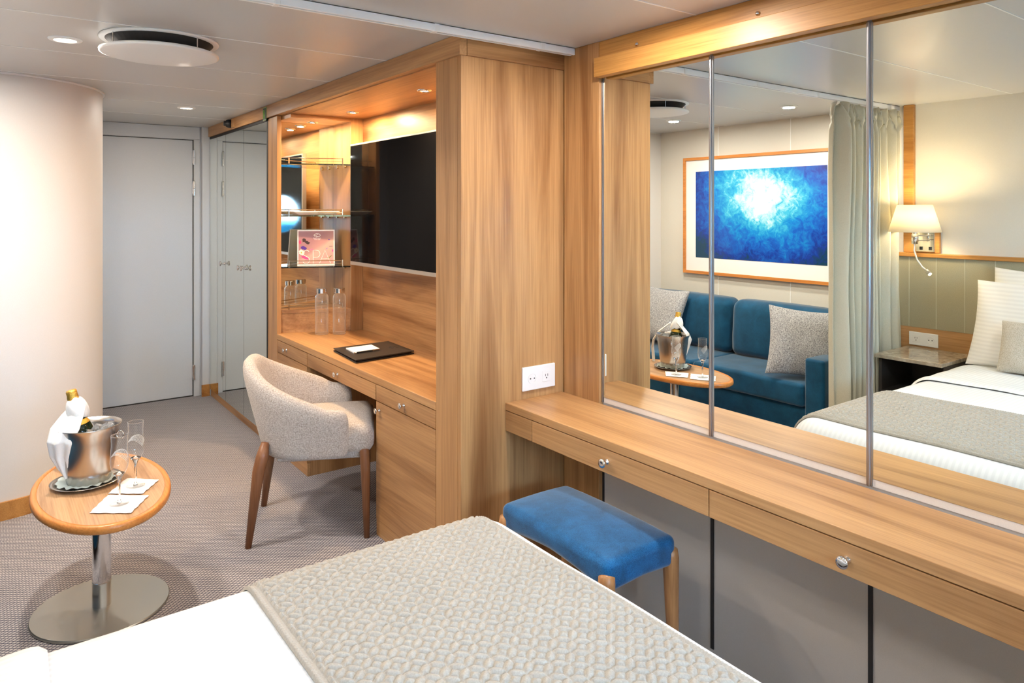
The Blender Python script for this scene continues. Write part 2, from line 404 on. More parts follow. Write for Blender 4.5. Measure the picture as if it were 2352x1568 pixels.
# bathroom pod wall with its rounded corner
pts = [(XL, 4.10), (0.0, 4.10)]
for i in range(1, 25):
    a = PI/2*i/24; pts.append((0.0+0.52*math.sin(a), 4.62-0.52*math.cos(a)))
pts += [(0.52, YD), (XL, YD)]
bm = bmesh.new(); prism(bm, pts, 0, ZC)
po = struct('wall_bathroom', bm, 'pod')
for p in po.data.polygons:
    if abs(p.normal.z) < 0.5: p.use_smooth = True
md = po.modifiers.new('e', 'EDGE_SPLIT'); md.split_angle = 0.6
def offs(d, k=25): 
    q = [(XL, 4.10-d), (0.0, 4.10-d)]
    for i in range(1, k): a = PI/2*i/(k-1); q.append((0.0+(0.52+d)*math.sin(a), 4.62-(0.52+d)*math.cos(a)))
    q.append((0.52+d, YD)); return q
bm = bmesh.new(); prism(bm, offs(0.014)+offs(0.0)[::-1], 0.0, 0.085); struct('baseboard_bathroom', bm, 'beam')
bm = bmesh.new(); prism(bm, offs(0.010)+offs(0.0)[::-1], ZC-0.008, ZC-0.0005); struct('trim_%d' % n, bm, 'white_metal'); n += 1
struct('baseboard_left', B((XL, XL+0.014, 2.2, 4.08, 0, 0.085)), 'beam')
# end wall and door
struct('wall_front', B((0.5, 0.60, YD, YD+0.08, 0, ZC), (1.292, XM, YD, YD+0.08, 0, ZC), (0.60, 1.292, YD, YD+0.08, 2.0, ZC)), 'door')
dr = struct('door_1', B((0.603, 1.288, YD+0.012, YD+0.055, 0.006, 1.996)), 'door', bevel=0.002)
struct('trim_%d' % n, B((1.2885, 1.2925, YD+0.004, YD+0.06, 0, 2.004), (0.6, 1.2925, YD+0.004, YD+0.06, 1.996, 2.003), (0.6, 1.2925, YD+0.004, YD+0.06, 0, 0.006)), 'dark'); n += 1
struct('trim_%d' % n, B((1.292, 1.336, YD-0.012, YD, 0, 2.0035), (0.53, 1.336, YD-0.012, YD, 2.004, ZC-0.002)), 'door', bevel=0.003); n += 1
struct('trim_%d' % n, B((1.345, XT+0.02, YD-0.05, YD-0.0, 0, ZC)), 'door', bevel=0.004); n += 1
struct('baseboard_front', B((1.338, XT-0.002, YD-0.062, YD-0.05, 0, 0.09)), 'beam')
BASE[dr.name] = Vector((0, 0, 0))
for z in (0.19, 1.62, 1.86):
    bm = bmesh.new(); lathe(bm, [(0, z-0.055), (0.009, z-0.055), (0.009, z-0.0015), (0.007, z), (0.009, z+0.0015), (0.009, z+0.055), (0.006, z+0.06), (0, z+0.06)], 14, (1.291, YD-0.022, 0))
    box(bm, 1.280, 1.29, YD-0.014, YD+0.013, z-0.045, z+0.045)
    obj('hinge', bm, 'chrome', dr, label='chrome hinge')
# window wall behind the camera
bm = bmesh.new()
def hole_cell(x0, x1, cx, cz, r, y, z0=0, z1=ZC, seg=48, thick=0.06):
    def pr(a):
        dx, dz = math.cos(a), math.sin(a)
        k = min(((x1-cx)/dx if dx > 1e-9 else 1e9), ((x0-cx)/dx if dx < -1e-9 else 1e9), ((z1-cz)/dz if dz > 1e-9 else 1e9), ((z0-cz)/dz if dz < -1e-9 else 1e9))
        return cx+dx*k, cz+dz*k
    A = sorted([2*PI*i/seg for i in range(seg)]+[math.atan2(zz-cz, xx-cx) % (2*PI) for xx in (x0, x1) for zz in (z0, z1)])
    ins = [bm.verts.new((cx+r*math.cos(a), y, cz+r*math.sin(a))) for a in A]
    bk = [bm.verts.new((cx+r*math.cos(a), y-thick, cz+r*math.sin(a))) for a in A]
    out = [bm.verts.new((pr(a)[0], y, pr(a)[1])) for a in A]
    k = len(A)
    for i in range(k):
        j = (i+1) % k
        bm.faces.new((ins[i], out[i], out[j], ins[j])); bm.faces.new((ins[i], ins[j], bk[j], bk[i]))
WX = (0.23, 1.13)
hole_cell(-0.22, 0.68, WX[0], 1.40, 0.26, YB); hole_cell(0.68, 1.58, WX[1], 1.40, 0.26, YB)
box(bm, XL, -0.22, YB-0.05, YB, 0, ZC); box(bm, 1.58, XM, YB-0.05, YB, 0, ZC)
struct('wall_back', bm, 'wall')
for i, x in enumerate(WX):
    w = struct('window_%d' % (i+1), T([(x+0.27*math.cos(a), YB+0.004, 1.40+0.27*math.sin(a)) for a in [2*PI*k/48 for k in range(48)]], 0.016, 10, True), 'white_metal', smooth=True)
    bm = bmesh.new(); lathe(bm, [(0, 0), (0.262, 0), (0.262, 0.004), (0, 0.004)], 48, (x, YB-0.05, 1.40), mat=Matrix.Rotation(PI/2, 3, 'X'))
    obj('pane', bm, 'pane', w)

# ------------------------------------------------------------------ tower, cornice, mirror wall
tw = thing('partition_cabinet', 'tall light oak cabinet end panel between the desk niche and the vanity', 'cabinet', (1.65, 2.3, 0))
obj('side_panel', B((XT, XM-0.002, YT, YT+0.025, 0, ZCB)), 'oak_z', tw, bevel=0.0015)
obj('front_panel', B((XT, XT+0.028, YT+0.026, YP, 0, ZCB)), 'oak_z', tw, bevel=0.0015)
obj('inner_panel', B((XT+0.029, XM-0.002, YP-0.022, YP, 0, ZCB)), 'oak_z', tw, bevel=0.0015)
cr = thing('cornice', 'oak cornice running above wardrobe and desk niche under the ceiling', 'cornice', (XT, 4.0, ZCB))
obj('front_board', B((XT-0.012, XT+0.02, YT-0.01, YD-0.052, ZCB-0.008, ZC-0.001)), 'oak_y', cr, bevel=0.0015)
obj('end_board', B((XT+0.021, XM-0.002, YT-0.012, YT+0.02, ZCB-0.008, ZC-0.001)), 'oak_x', cr, bevel=0.0015)
solo('oak_wall_panel', B((XM-0.022, XM-0.001, 1.999, YT-0.013, 0.0, ZC-0.001)), 'oak_z', 'narrow upright oak panel in the corner between cabinet side and wall mirrors', 'wall panel')

vp = solo('pelmet_backing', B((XM-0.02, XM-0.001, YB+0.01, 1.998, 1.965, ZC-0.001)), 'beam', 'darker oak board with round studs above the mirrors against the ceiling', 'wall panel')
for y in (0.85, 1.30, 1.80):
    obj('stud', L([(0, 0.0), (0.0075, 0.0), (0.0075, 0.002), (0.0065, 0.006), (0.003, 0.009), (0, 0.0095)], 16, (XM-0.02, y, 2.052), mat=Matrix.Rotation(-PI/2, 3, 'Y')), 'chrome', vp, smooth=True, label='round metal stud')
solo('mirror_pelmet', B((XM-0.056, XM-0.021, YB+0.01, 1.992, 1.958, 2.030)), 'beam', 'projecting solid oak rail along the top edge of the wall mirrors', 'rail', bevel=0.002)

ys = [1.997, 1.484, 0.966, 0.45, -0.07, -0.58, YB+0.012]
ml = ['wall mirror panel next to the oak corner panel, reflecting the sofa end', 'wall mirror panel in the middle, reflecting the picture and blue sofa',
      'wall mirror panel at the right edge, reflecting the bedside lamp', 'wall mirror panel over the vanity, fourth from the oak corner', 'wall mirror panel over the vanity, fifth from the oak corner', 'narrow wall mirror panel by the window wall']
for i in range(6):
    solo('wall_mirror', B((XM-0.006, XM-0.001, ys[i+1]+0.006, ys[i]-0.006, 0.736, 1.964)), 'mirror', ml[i], 'mirror', 'mirror panels above the vanity')
sl = ['slim aluminium strip at the left edge of the mirrors beside oak', 'aluminium strip between the sofa reflection and the picture reflection', 'aluminium strip dividing the mirrors, over the reflected curtain',
      'aluminium strip over the far right of the vanity', 'aluminium strip fifth from the oak corner', 'aluminium strip by the window wall']
for i in range(6):
    bm = bmesh.new(); w = 0.0045 if i == 0 else 0.0075
    box(bm, XM-0.010, XM-0.001, ys[i]-w, ys[i]+w, 0.716, 1.957)
    if i: tube(bm, [(XM-0.011, ys[i], 0.716), (XM-0.011, ys[i], 1.957)], 0.0042, 8)
    solo('mirror_strip', bm, 'alu', sl[i], 'trim strip', 'upright strips between the mirror panels')
solo('mirror_sill', B((XM-0.004, XM-0.0005, YB+0.01, 1.99, 0.7145, 0.7345)), 'strip_cream', 'thin cream strip between the oak vanity top and the mirrors', 'trim strip')

# ------------------------------------------------------------------ vanity
va = thing('vanity_shelf', 'long wall-hung oak vanity worktop under the mirrors', 'vanity', (1.75, 0.7, 0.686))
obj('top_board', B((XV, XM-0.0225, YB+0.01, YT-0.001, 0.686, ZV)), 'oak_y', va, bevel=0.0015)
vd = thing('vanity_drawer_unit', 'oak drawer band under the vanity worktop with chrome knobs', 'drawer unit', (1.75, 0.7, 0.612))
obj('carcass', B((XV+0.024, XM-0.005, YB+0.01, 1.995, 0.612, 0.6855), (XV+0.024, XM-0.0225, 1.995, YT-0.0005, 0.612, 0.6855)), 'oak_y', vd)
obj('filler_panel', B((XV, XV+0.022, 2.052, YT-0.002, 0.608, 0.683)), 'oak_y', vd, bevel=0.001)
for y0, y1 in ((1.259, 2.048), (0.466, 1.255), (-0.33, 0.462), (-0.93, -0.334)):
    d = obj('drawer', B((XV, XV+0.022, y0, y1, 0.608, 0.683)), 'oak_y', vd, bevel=0.001)
    knob(d, (XV, (y0+y1)/2+0.004, 0.646), (-1, 0, 0), 0.0155, 0.028)

# wall socket on the tower
def socket_on_y(name, label, x0, x1, z0, z1, y, flip=False):
    s = thing(name, label, 'wall socket', ((x0+x1)/2, y, z0))
    obj('plate', B((x0, x1, y-0.009, y, z0, z1)), 'white_plastic', s, bevel=0.0025)
    w = (x1-x0); zc = (z0+z1)/2; xa, xb = x0+w*0.28, x0+w*0.72
    f = obj('round_socket', L([(0.021, 0.0), (0.021, 0.0105), (0.0185, 0.0105), (0.017, 0.001), (0, 0.001)], 28, (xa, y, zc), mat=Matrix.Rotation(PI/2, 3, 'X')), 'white_plastic', s)
    bm = bmesh.new()
    for dx in (-0.0095, 0.0095): lathe(bm, [(0, 0.0115), (0.0028, 0.0115), (0.0028, 0.0105)], 10, (xa+dx, y, zc), mat=Matrix.Rotation(PI/2, 3, 'X'))
    obj('pin_holes', bm, 'black', f)
    f = obj('square_socket', B((xb-0.021, xb+0.021, y-0.0105, y-0.009, zc-0.021, zc+0.021)), 'white_plastic', s, bevel=0.001)
    obj('slot_holes', B((xb-0.0065, xb-0.0045, y-0.0112, y-0.0104, zc+0.0, zc+0.009), (xb+0.0045, xb+0.0065, y-0.0112, y-0.0104, zc+0.0, zc+0.009), (xb-0.002, xb+0.002, y-0.0112, y-0.0104, zc-0.009, zc-0.004)), 'black', f)
    return s
socket_on_y('wall_socket', 'white double power socket on the oak panel above the vanity', 1.678, 1.842, 0.745, 0.838, YT)

# ------------------------------------------------------------------ wardrobe
wd = thing('wardrobe', 'built-in wardrobe with three tall mirrored doors beside the cabin door', 'wardrobe', (1.6, 5.2, 0))
obj('body', B((XT+0.024, 1.925, 4.49, YD-0.055, 0.0, ZCB-0.01)), 'dark', wd)
obj('plinth', B((XT+0.006, XT+0.023, 4.46, YD-0.06, 0.0, 0.05)), 'oak_y', wd)
obj('edge_trim', B((XT-0.002, XT+0.02, 4.453, 4.472, 0.05, ZCB-0.01), (XT-0.002, XT+0.02, 4.46, YD-0.06, ZCB-0.026, ZCB-0.01)), 'dark', wd)
for i, (y0, y1) in enumerate(((4.474, 4.968), (4.972, 5.422), (5.426, YD-0.062))):
    d = obj('mirror_door', B((XT, XT+0.02, y0, y1, 0.055, ZCB-0.028)), 'mirror', wd)
    ky = (y1-0.035) if i == 0 else ((y0+0.035) if i == 1 else y0+0.035)
    knob(d, (XT, ky, 1.06), (-1, 0, 0), 0.019, 0.038)
sg = thing('exit_marker', 'small green luminous direction sign on the cornice above the wardrobe edge', 'sign', (XT-0.013, 4.46, 2.02))
obj('sign_plate', B((XT-0.016, XT-0.012, 4.44, 4.50, 2.008, 2.09)), plain('pale green luminous film', srgb(120, 150, 96), 0.5), sg)
obj('dark_field', B((XT-0.0175, XT-0.016, 4.446, 4.494, 2.014, 2.084)), plain('dark green sign ink', srgb(14, 30, 10), 0.5), sg)
bm = bmesh.new(); tube(bm, [(XT-0.018, 4.459, 2.02), (XT-0.018, 4.459, 2.060)]+[(XT-0.018, 4.470-0.011*math.cos(a), 2.060+0.013*math.sin(a)) for a in [PI*k/8 for k in range(9)]]+[(XT-0.018, 4.481, 2.02)], 0.003, 6); box(bm, XT-0.0185, XT-0.0175, 4.459, 4.481, 2.02, 2.046)
obj('arrow_mark', bm, plain('green sign ink', srgb(96, 150, 40), 0.5), sg)
cm = thing('smoke_detector', 'small black detector fixed to the cornice above the wardrobe mirrors', 'detector', (XT-0.02, 5.23, 2.03))
obj('mount', B((XT-0.024, XT-0.0125, 5.14, 5.19, 2.03, 2.09)), 'oak_z', cm)
bm = bmesh.new(); lathe(bm, [(0, 0), (0.030, 0), (0.030, 0.02), (0.024, 0.035), (0.018, 0.04), (0.018, 0.05), (0, 0.05)], 20, (XT-0.0125, 5.23, 2.062), mat=Matrix.Rotation(-PI/2, 3, 'Y'))
obj('housing', bm, 'black', cm, smooth=True)

# ------------------------------------------------------------------ desk niche
nf = thing('desk_niche', 'oak-lined alcove around the television and desk', 'alcove', (1.7, 3.4, 0))
obj('back_panel', B((1.885, 1.905, YP+0.001, YW, 0, ZCB)), 'oak_y', nf)
obj('ceiling_panel', B((XT+0.021, 1.884, YP+0.001, 4.45, ZCB-0.012, ZCB+0.008)), 'oak_y', nf)
obj('corner_panel', B((1.806, 1.884, YW, YW+0.02, ZK, ZCB-0.013)), 'oak_z', nf)
obj('nook_side_panel', B((1.806, 1.826, YW+0.021, 4.396, ZK, ZCB-0.013)), 'oak_z', nf)
obj('nook_ceiling', B((XT+0.03, 1.8055, YW+0.0, 4.386, ZCB-0.034, ZCB-0.0125)), 'oak_x', nf)
obj('left_pilaster', B((XT, XT+0.026, 4.281, 4.452, 0, ZCB-0.0125)), 'oak_z', nf, bevel=0.0015)
obj('back_mirror', B((XT+0.0265, 1.8055, 4.389, 4.394, ZK, ZCB-0.034)), 'mirror', nf, label='mirror lining the back of the shelf nook')
obj('mirror_backing', B((XT+0.0265, 1.93, 4.397, 4.45, 0, ZCB-0.02)), 'dark', nf)

# desk
solo('worktop', B((XT, 1.884, YP+0.001, 4.281, 0.676, ZK), (XT+0.027, 1.805, 4.281, 4.388, 0.676, ZK)), 'oak_y', 'oak desk worktop inside the alcove under the television', 'desk', bevel=0.0012)
def cab(name, label, y0, y1, door, knobs, plinth=True):
    c = thing(name, label, 'cabinet', (1.64, (y0+y1)/2, 0))
    if door is not None:
        obj('body', B((XT+0.022, 1.884, y0, y0+0.018, 0.0, 0.675), (XT+0.022, 1.884, y1-0.018, y1, 0.0, 0.675), (XT+0.022, 1.884, y0+0.018, y1-0.018, 0.07, 0.088), (1.866, 1.884, y0+0.018, y1-0.018, 0.088, 0.675)), 'walnutish', c)
        obj('plinth', B((XT+0.004, XT+0.021, y0, y1, 0.0, 0.07)), 'oak_y', c)
    else:
        obj('body', B((XT+0.022, 1.75, y0, y1, 0.604, 0.675)), 'oak_y', c)
    d = obj('drawer', B((XT+0.001, XT+0.021, y0+0.002, y1-0.002, 0.602, 0.672)), 'oak_y', c, bevel=0.001)
    for k in knobs[:1]: knob(d, (XT+0.001, k, 0.638), (-1, 0, 0), 0.013, 0.026)
    if door is not None:
        e = obj('door', B((XT+0.001, XT+0.021, y0+0.002, y1-0.002, 0.073, 0.598)), 'oak_y', c, bevel=0.001)
        if len(knobs) > 1: knob(e, (XT+0.001, knobs[1], 0.565), (-1, 0, 0), 0.013, 0.026)
    return c
M['walnutish'] = M['oak_z']
cab('desk_pedestal', 'oak desk pedestal with drawer and tall door beside the partition cabinet', YP+0.002, 2.928, True, [2.66, 2.89])
cab('desk_drawer_unit', 'shallow oak drawer hung under the middle of the desk over the chair', 2.93, 3.782, None, [3.36])
cab('desk_pedestal', 'oak desk pedestal with small drawer at the wardrobe end behind the chair', 3.784, 4.279, True, [4.11])
bm = bmesh.new(); box(bm, 1.47, 1.70, 2.932, 2.945, 0.10, 0.50)
for i in range(9):
    for j in range(16): lathe(bm, [(0.0065, 0.0), (0.0065, 0.002), (0.004, 0.002), (0.004, 0)], 8, (1.486+i*0.025, 2.945, 0.115+j*0.0245), mat=Matrix.Rotation(-PI/2, 3, 'X'))
solo('vent_grille', bm, 'alu', 'perforated metal grille on the pedestal side under the desk', 'grille')

# shelf nook: low box, rails, glass shelves
def frontline(x): return 4.298+(x-1.43)*(-0.168/0.376)   # oblique shelf front
xa, xb = XT+0.0285, 1.8045
ym = 4.388
box_t = thing('corner_shelf_box', 'low oak shelf box on the desk in the mirrored nook with a metal rail', 'shelf', (1.62, 4.3, ZK))
bm = bmesh.new(); prism(bm, [(xa, frontline(xa)), (xb, frontline(xb)), (xb, ym), (xa, ym)], ZK+0.0005, 0.826); obj('box_body', bm, 'oak_x', box_t)
bm = bmesh.new(); prism(bm, [(xa, frontline(xa)-0.003), (xb, frontline(xb)-0.003), (xb, ym), (xa, ym)], 0.8265, 0.846); obj('box_top', bm, 'oak_x', box_t, bevel=0.001)
def rail(parent, z, h=0.034):
    bm = bmesh.new(); x0, x1 = 1.475, 1.765
    p0 = (x0, frontline(x0)+0.012); p1 = (x1, frontline(x1)+0.012)
    tube(bm, [(xa+0.002, frontline(xa+0.002)+0.012, z+h), (p0[0], p0[1], z+h), (p1[0], p1[1], z+h)], 0.0024, 8)
    tube(bm, [(p0[0], p0[1], z+h*0.45), (p1[0], p1[1], z+h*0.45)], 0.0012, 6)
    for p in (p0, p1): tube(bm, [(p[0], p[1], z-0.008), (p[0], p[1], z+h+0.003)], 0.004, 10)
    obj('guard_rail', bm, 'brass', parent)
rail(box_t, 0.8465, 0.03)
for z, lb in ((1.100, 'lowest glass shelf in the mirrored nook, holding the spa brochure'), (1.413, 'middle glass shelf in the mirrored nook, holding a white dish'), (1.728, 'top glass shelf in the mirrored nook, empty')):
    s = thing('glass_shelf', lb, 'shelf', (1.62, 4.3, z), group='glass shelves in the nook')
    bm = bmesh.new(); prism(bm, [(xa+0.001, frontline(xa)), (xb-0.001, frontline(xb)), (xb-0.001, ym-0.002), (xa+0.001, ym-0.002)], z, z+0.008); obj('glass_pane', bm, 'shelfglass', s)
    rail(s, z+0.008)
    for y in (4.20, 4.32): obj('shelf_support', L([(0, 0), (0.006, 0), (0.006, 0.014), (0, 0.014)], 12, (xb, y, z-0.0065), mat=Matrix.Rotation(-PI/2, 3, 'Y')), 'brass', s)
# white dish
solo('serving_dish', rbox((1.625, 4.285, 1.4335), (0.13, 0.062, 0.012), 0.008, 0.03, 3, fn=lambda p, u: Vector((p.x*(1+0.18*u.z), p.y*(1+0.18*u.z), p.z-(0.012 if (u.z > 0.8 and max(abs(u.x), abs(u.y)) < 0.85) else 0)))), 'ceramic', 'shallow white rectangular dish on the middle glass shelf', 'dish', smooth=True)
# brochure
bk = thing('spa_brochure', 'pink square brochure with SPA lettering and flowers standing on the glass shelf', 'brochure', (1.635, 4.262, 1.109), rotz=math.radians(-20), local=True)
W2, HH = 0.112, 0.222
lean = Matrix.Rotation(math.radians(-7), 4, 'X')
obj('cover', xform(B((-W2, W2, -0.004, 0.004, 0, HH)), lean), 'paper', bk)
pc = obj('cover_print', xform(B((-W2+0.007, W2-0.007, -0.0048, -0.0042, 0.012, HH-0.008)), lean), 'spa', bk)
def polymark(name, lines, r, mat, parent, y=-0.0052, z0=0):
    bm = bmesh.new()
    for ln in lines: tube(bm, [(p[0], y, p[1]+z0) for p in ln], r, 6)
    return obj(name, xform(bm, lean), mat, parent)
def arc(cx, cz, rx, rz, a0, a1, n=12): return [(cx+rx*math.cos(math.radians(a0+(a1-a0)*i/n)), cz+rz*math.sin(math.radians(a0+(a1-a0)*i/n))) for i in range(n+1)]
wl = plain('white print ink', (0.9, 0.88, 0.85, 1), 0.5)
Sx = arc(-0.058, 0.077, 0.018, 0.018, 30, 230, 12)+arc(-0.060, 0.034, 0.021, 0.021, 50, -150, 12)
P_ = [(-0.018, 0.014), (-0.018, 0.094)]+arc(0.002, 0.072, 0.021, 0.022, 90, -90)+[(-0.018, 0.050)]
A_ = [(0.020, 0.013), (0.053, 0.094), (0.086, 0.013)]
polymark('spa_letters', [Sx, P_, A_, [(0.032, 0.040), (0.074, 0.040)]], 0.0022, wl, bk)
polymark('oval_logo', [arc(0.006, 0.188, 0.019, 0.010, 0, 360, 24)], 0.0014, wl, bk)
polymark('logo_swirl', [arc(0.000, 0.190, 0.012, 0.006, 10, 200)+arc(0.012, 0.186, 0.012, 0.006, 170, 380)], 0.0016, wl, bk)
def text_mesh(name, s, size, mat, parent, m, thin=0.0):
    cu = bpy.data.curves.new('tmp', 'FONT'); cu.body = s; cu.size = size; cu.align_x = 'CENTER'; cu.extrude = 0.0002; cu.offset = thin
    to = bpy.data.objects.new('tmp', cu); C.objects.link(to); dg = bpy.context.evaluated_depsgraph_get(); dg.update()
    me = bpy.data.meshes.new_from_object(to.evaluated_get(dg)); bpy.data.objects.remove(to); bpy.data.curves.remove(cu)
    me.transform(m); me.materials.clear(); me.materials.append(mat); o = bpy.data.objects.new(name, me); C.objects.link(o); o.parent = parent; BASE[o.name] = BASE[parent.name]; return o
RX = Matrix.Rotation(PI/2, 4, 'X')
text_mesh('small_lettering', 'SeaDream', 0.011, wl, bk, lean @ Matrix.Translation((0.006, -0.0052, 0.167)) @ RX)
text_mesh('small_lettering', 'YACHT CLUB', 0.006, wl, bk, lean @ Matrix.Translation((0.006, -0.0052, 0.159)) @ RX)
def blob(name, cx, cz, rx, rz, col, n=14, jag=0.25, y=-0.0050, rot=0):
    bm = bmesh.new(); vs = []
    for i in range(n):
        a = 2*PI*i/n; k = 1+random.uniform(-jag, jag); x, z = rx*k*math.cos(a), rz*k*math.sin(a)
        vs.append(bm.verts.new((cx+x*math.cos(rot)-z*math.sin(rot), y, cz+x*math.sin(rot)+z*math.cos(rot))))
    f = bm.faces.new(vs); r = bmesh.ops.extrude_face_region(bm, geom=[f])
    bmesh.ops.translate(bm, vec=(0, 0.0004, 0), verts=[v for v in r['geom'] if isinstance(v, bmesh.types.BMVert)])
    return obj(name, xform(bm, lean), col, bk)
mk = lambda nme, c: plain(nme, srgb(*c), 0.5)
blob('pink_petal', -0.096, 0.146, 0.008, 0.013, mk('magenta ink', (206, 60, 110)))
cb = mk('butterfly ink', (58, 30, 26))
blob('butterfly', -0.070, 0.158, 0.013, 0.011, cb, 12, 0.3, rot=0.9); blob('butterfly', -0.054, 0.143, 0.017, 0.010, cb, 12, 0.3, rot=-0.3)
blob('violet_flower', -0.073, 0.110, 0.019, 0.010, mk('violet ink', (78, 36, 150)), rot=-0.4)
blob('daisy', -0.085, 0.084, 0.016, 0.016, mk('cream ink', (244, 232, 222)), 18, 0.35); blob('daisy_eye', -0.088, 0.081, 0.004, 0.005, mk('yellow ink', (222, 170, 60)), y=-0.0055)
blob('pink_flower', -0.064, 0.050, 0.022, 0.009, mk('pink ink', (214, 70, 140)), rot=-0.4, y=-0.0049)
blob('pink_petal', -0.028, 0.100, 0.009, 0.006, mk('rose ink', (236, 120, 150)), rot=0.5)
blob('lavender_sprig', 0.078, 0.160, 0.006, 0.003, mk('lavender ink', (110, 80, 160)))
blob('lavender_sprig', 0.064, 0.105, 0.008, 0.003, mk('lavender ink', (150, 120, 190)), rot=0.5)
blob('lavender_sprig', 0.088, 0.118, 0.014, 0.0022, mk('grey green ink', (100, 100, 110)))
blob('green_leaf', 0.082, 0.052, 0.017, 0.0028, mk('leaf ink', (110, 120, 50)), rot=0.7)
blob('pink_petal', 0.100, 0.090, 0.004, 0.008, mk('orchid ink', (190, 80, 160)))

# glass bottles
def bottle(loc, label):
    b = thing('glass_bottle', label, 'bottle', loc, local=True, group='glass water bottles on the desk')
    r = 0.039
    out = [(0, 0.001), (r-0.003, 0.001), (r, 0.006), (r, 0.222), (r-0.004, 0.234), (r-0.013, 0.243), (r-0.013, 0.252)]
    inn = [(r-0.016, 0.252), (r-0.016, 0.241), (r-0.007, 0.231), (r-0.0032, 0.219), (r-0.0032, 0.012), (0, 0.012)]
    obj('glass_body', L(out+inn, 40), 'glass', b, smooth=True)
    obj('cap', L([(0, 0.247), (r-0.007, 0.247), (r-0.007, 0.274), (r-0.009, 0.277), (0, 0.277)], 36), 'chrome', b, bevel=0.0008, smooth=False)
    ink = plain('grey etched print', (0.12, 0.10, 0.09, 1), 0.5)
    bm = bmesh.new(); a0 = math.radians(-112)
    def wrap(pts, z0, rr=0.0007): tube(bm, [((r+0.0006)*math.cos(a0+p[0]/r), (r+0.0006)*math.sin(a0+p[0]/r), z0+p[1]) for p in pts], rr, 5)
    wrap(arc(0, 0, 0.010, 0.006, 0, 360, 20), 0.190); wrap(arc(-0.003, 0.001, 0.006, 0.003, 10, 200), 0.190); wrap(arc(0.003, -0.001, 0.006, 0.003, 170, 380), 0.190)
    obj('etched_logo', bm, ink, b)
    return b
bottle((1.612, 4.112, ZK+0.0005), 'clear glass water bottle with metal cap, left of the pair, nearer the wardrobe')
bottle((1.702, 4.062, ZK+0.0005), 'clear glass water bottle with metal cap, right of the pair, nearer the television')

# television
TX = 1.735
tv = thing('television', 'large flat black television with thin silver bezel over the desk', 'television', (TX+0.02, 3.35, 1.128))
obj('casing', B((TX+0.003, TX+0.035, 2.71, 3.985, 1.128, 1.842)), 'bezel', tv, bevel=0.003)
obj('screen', B((TX+0.0005, TX+0.003, 2.722, 3.975, 1.150, 1.832)), 'screen', tv)
obj('wall_bracket', B((TX+0.035, 1.884, 3.2, 3.5, 1.35, 1.6)), 'black', tv)

# folder, pad and pen
fq = [(1.464, 3.575), (1.79, 3.585), (1.776, 3.261), (1.436, 3.226)]
fo = thing('leather_folder', 'black leather folder lying on the desk', 'folder', (1.62, 3.41, ZK))
bm = bmesh.new(); prism(bm, fq, ZK+0.0005, ZK+0.007); obj('lower_cover', bm, 'leather', fo, bevel=0.003)
ins = [(1.476, 3.563), (1.776, 3.571), (1.764, 3.272), (1.452, 3.240)]
bm = bmesh.new(); prism(bm, ins, ZK+0.007, ZK+0.013); obj('inner_pages', bm, 'black', fo)
bm = bmesh.new(); prism(bm, fq, ZK+0.013, ZK+0.019); obj('upper_cover', bm, 'leather', fo, bevel=0.003)
bm = bmesh.new(); zz = ZK+0.0192
for ln in (arc(1.715, 3.40, 0.012, 0.020, 0, 360, 20), arc(1.712, 3.405, 0.006, 0.012, 10, 200)): tube(bm, [(p[0], p[1], zz) for p in ln], 0.0008, 5)
for k in range(7): box(bm, 1.738, 1.742, 3.37+k*0.009, 3.375+k*0.009, zz-0.0005, zz+0.0005)
obj('embossed_logo', bm, 'black', fo)
bm = bmesh.new(); prism(bm, [(1.505, 3.505), (1.652, 3.512), (1.640, 3.385), (1.492, 3.375)], ZK+0.0195, ZK+0.0255); solo('notepad', bm, 'paper', 'small white notepad on the black folder', 'notepad')
pn = thing('pen', 'dark pen with metal tip lying along the notepad', 'pen', (1.57, 3.365, ZK+0.0195))
obj('barrel', T([(1.500, 3.362, ZK+0.024), (1.590, 3.368, ZK+0.024)], 0.0042, 12), 'black', pn)
obj('cap', T([(1.590, 3.368, ZK+0.024), (1.632, 3.371, ZK+0.024)], 0.0044, 12), 'chrome', pn)
obj('tip', T([(1.500, 3.362, ZK+0.024), (1.488, 3.361, ZK+0.024)], [0.0036, 0.001], 12), 'chrome', pn)

# ------------------------------------------------------------------ lights in ceiling
def add_area(name, loc, power, size, col, rot=(0, 0, 0), spread=PI, shape='DISK'):
    d = bpy.data.lights.new(name, 'AREA'); d.shape = shape; d.size = size; d.energy = power; d.color = col; d.spread = spread
    o = bpy.data.objects.new(name, d); C.objects.link(o); o.location = loc; o.rotation_euler = rot; return o
def downlight(loc, label, R=0.05, power=14, col=(1, 0.90, 0.78), cat='ceiling light', group='ceiling downlights', spread=PI, mat='white_metal', size=0.07):
    d = thing('downlight', label, cat, loc, local=True, group=group)
    obj('trim_ring', L([(R*0.62, 0.0), (R*0.62, -0.004), (R*0.70, -0.007), (R*0.95, -0.005), (R, -0.001), (R, 0.0)], 36), mat, d, smooth=True)
    obj('lens', L([(0, -0.0025), (R*0.62, -0.0025), (R*0.62, -0.0005), (0, -0.0005)], 28), 'lamp_glow', d)
    lo = add_area('lamp', (0, 0, -0.010), power, size, col, spread=spread); lo.parent = d
    return d
KL = 1.0
WARM = (1, 0.90, 0.79)
downlight((0.235, 3.17, ZC), 'recessed ceiling downlight glowing at upper left, over the side table', 0.057, 15*KL, WARM)
downlight((1.01, 4.84, ZC), 'recessed ceiling downlight glowing in front of the cabin door', 0.055, 6*KL, WARM)
downlight((-0.22, 2.55, ZC), 'recessed ceiling downlight over the blue sofa, seen in the mirror above the picture', 0.055, 8*KL, WARM)
downlight((-0.19, 3.45, ZC), 'ceiling downlight over the far sofa end, reflected in the mirror near the air vent', 0.055, 6*KL, WARM)
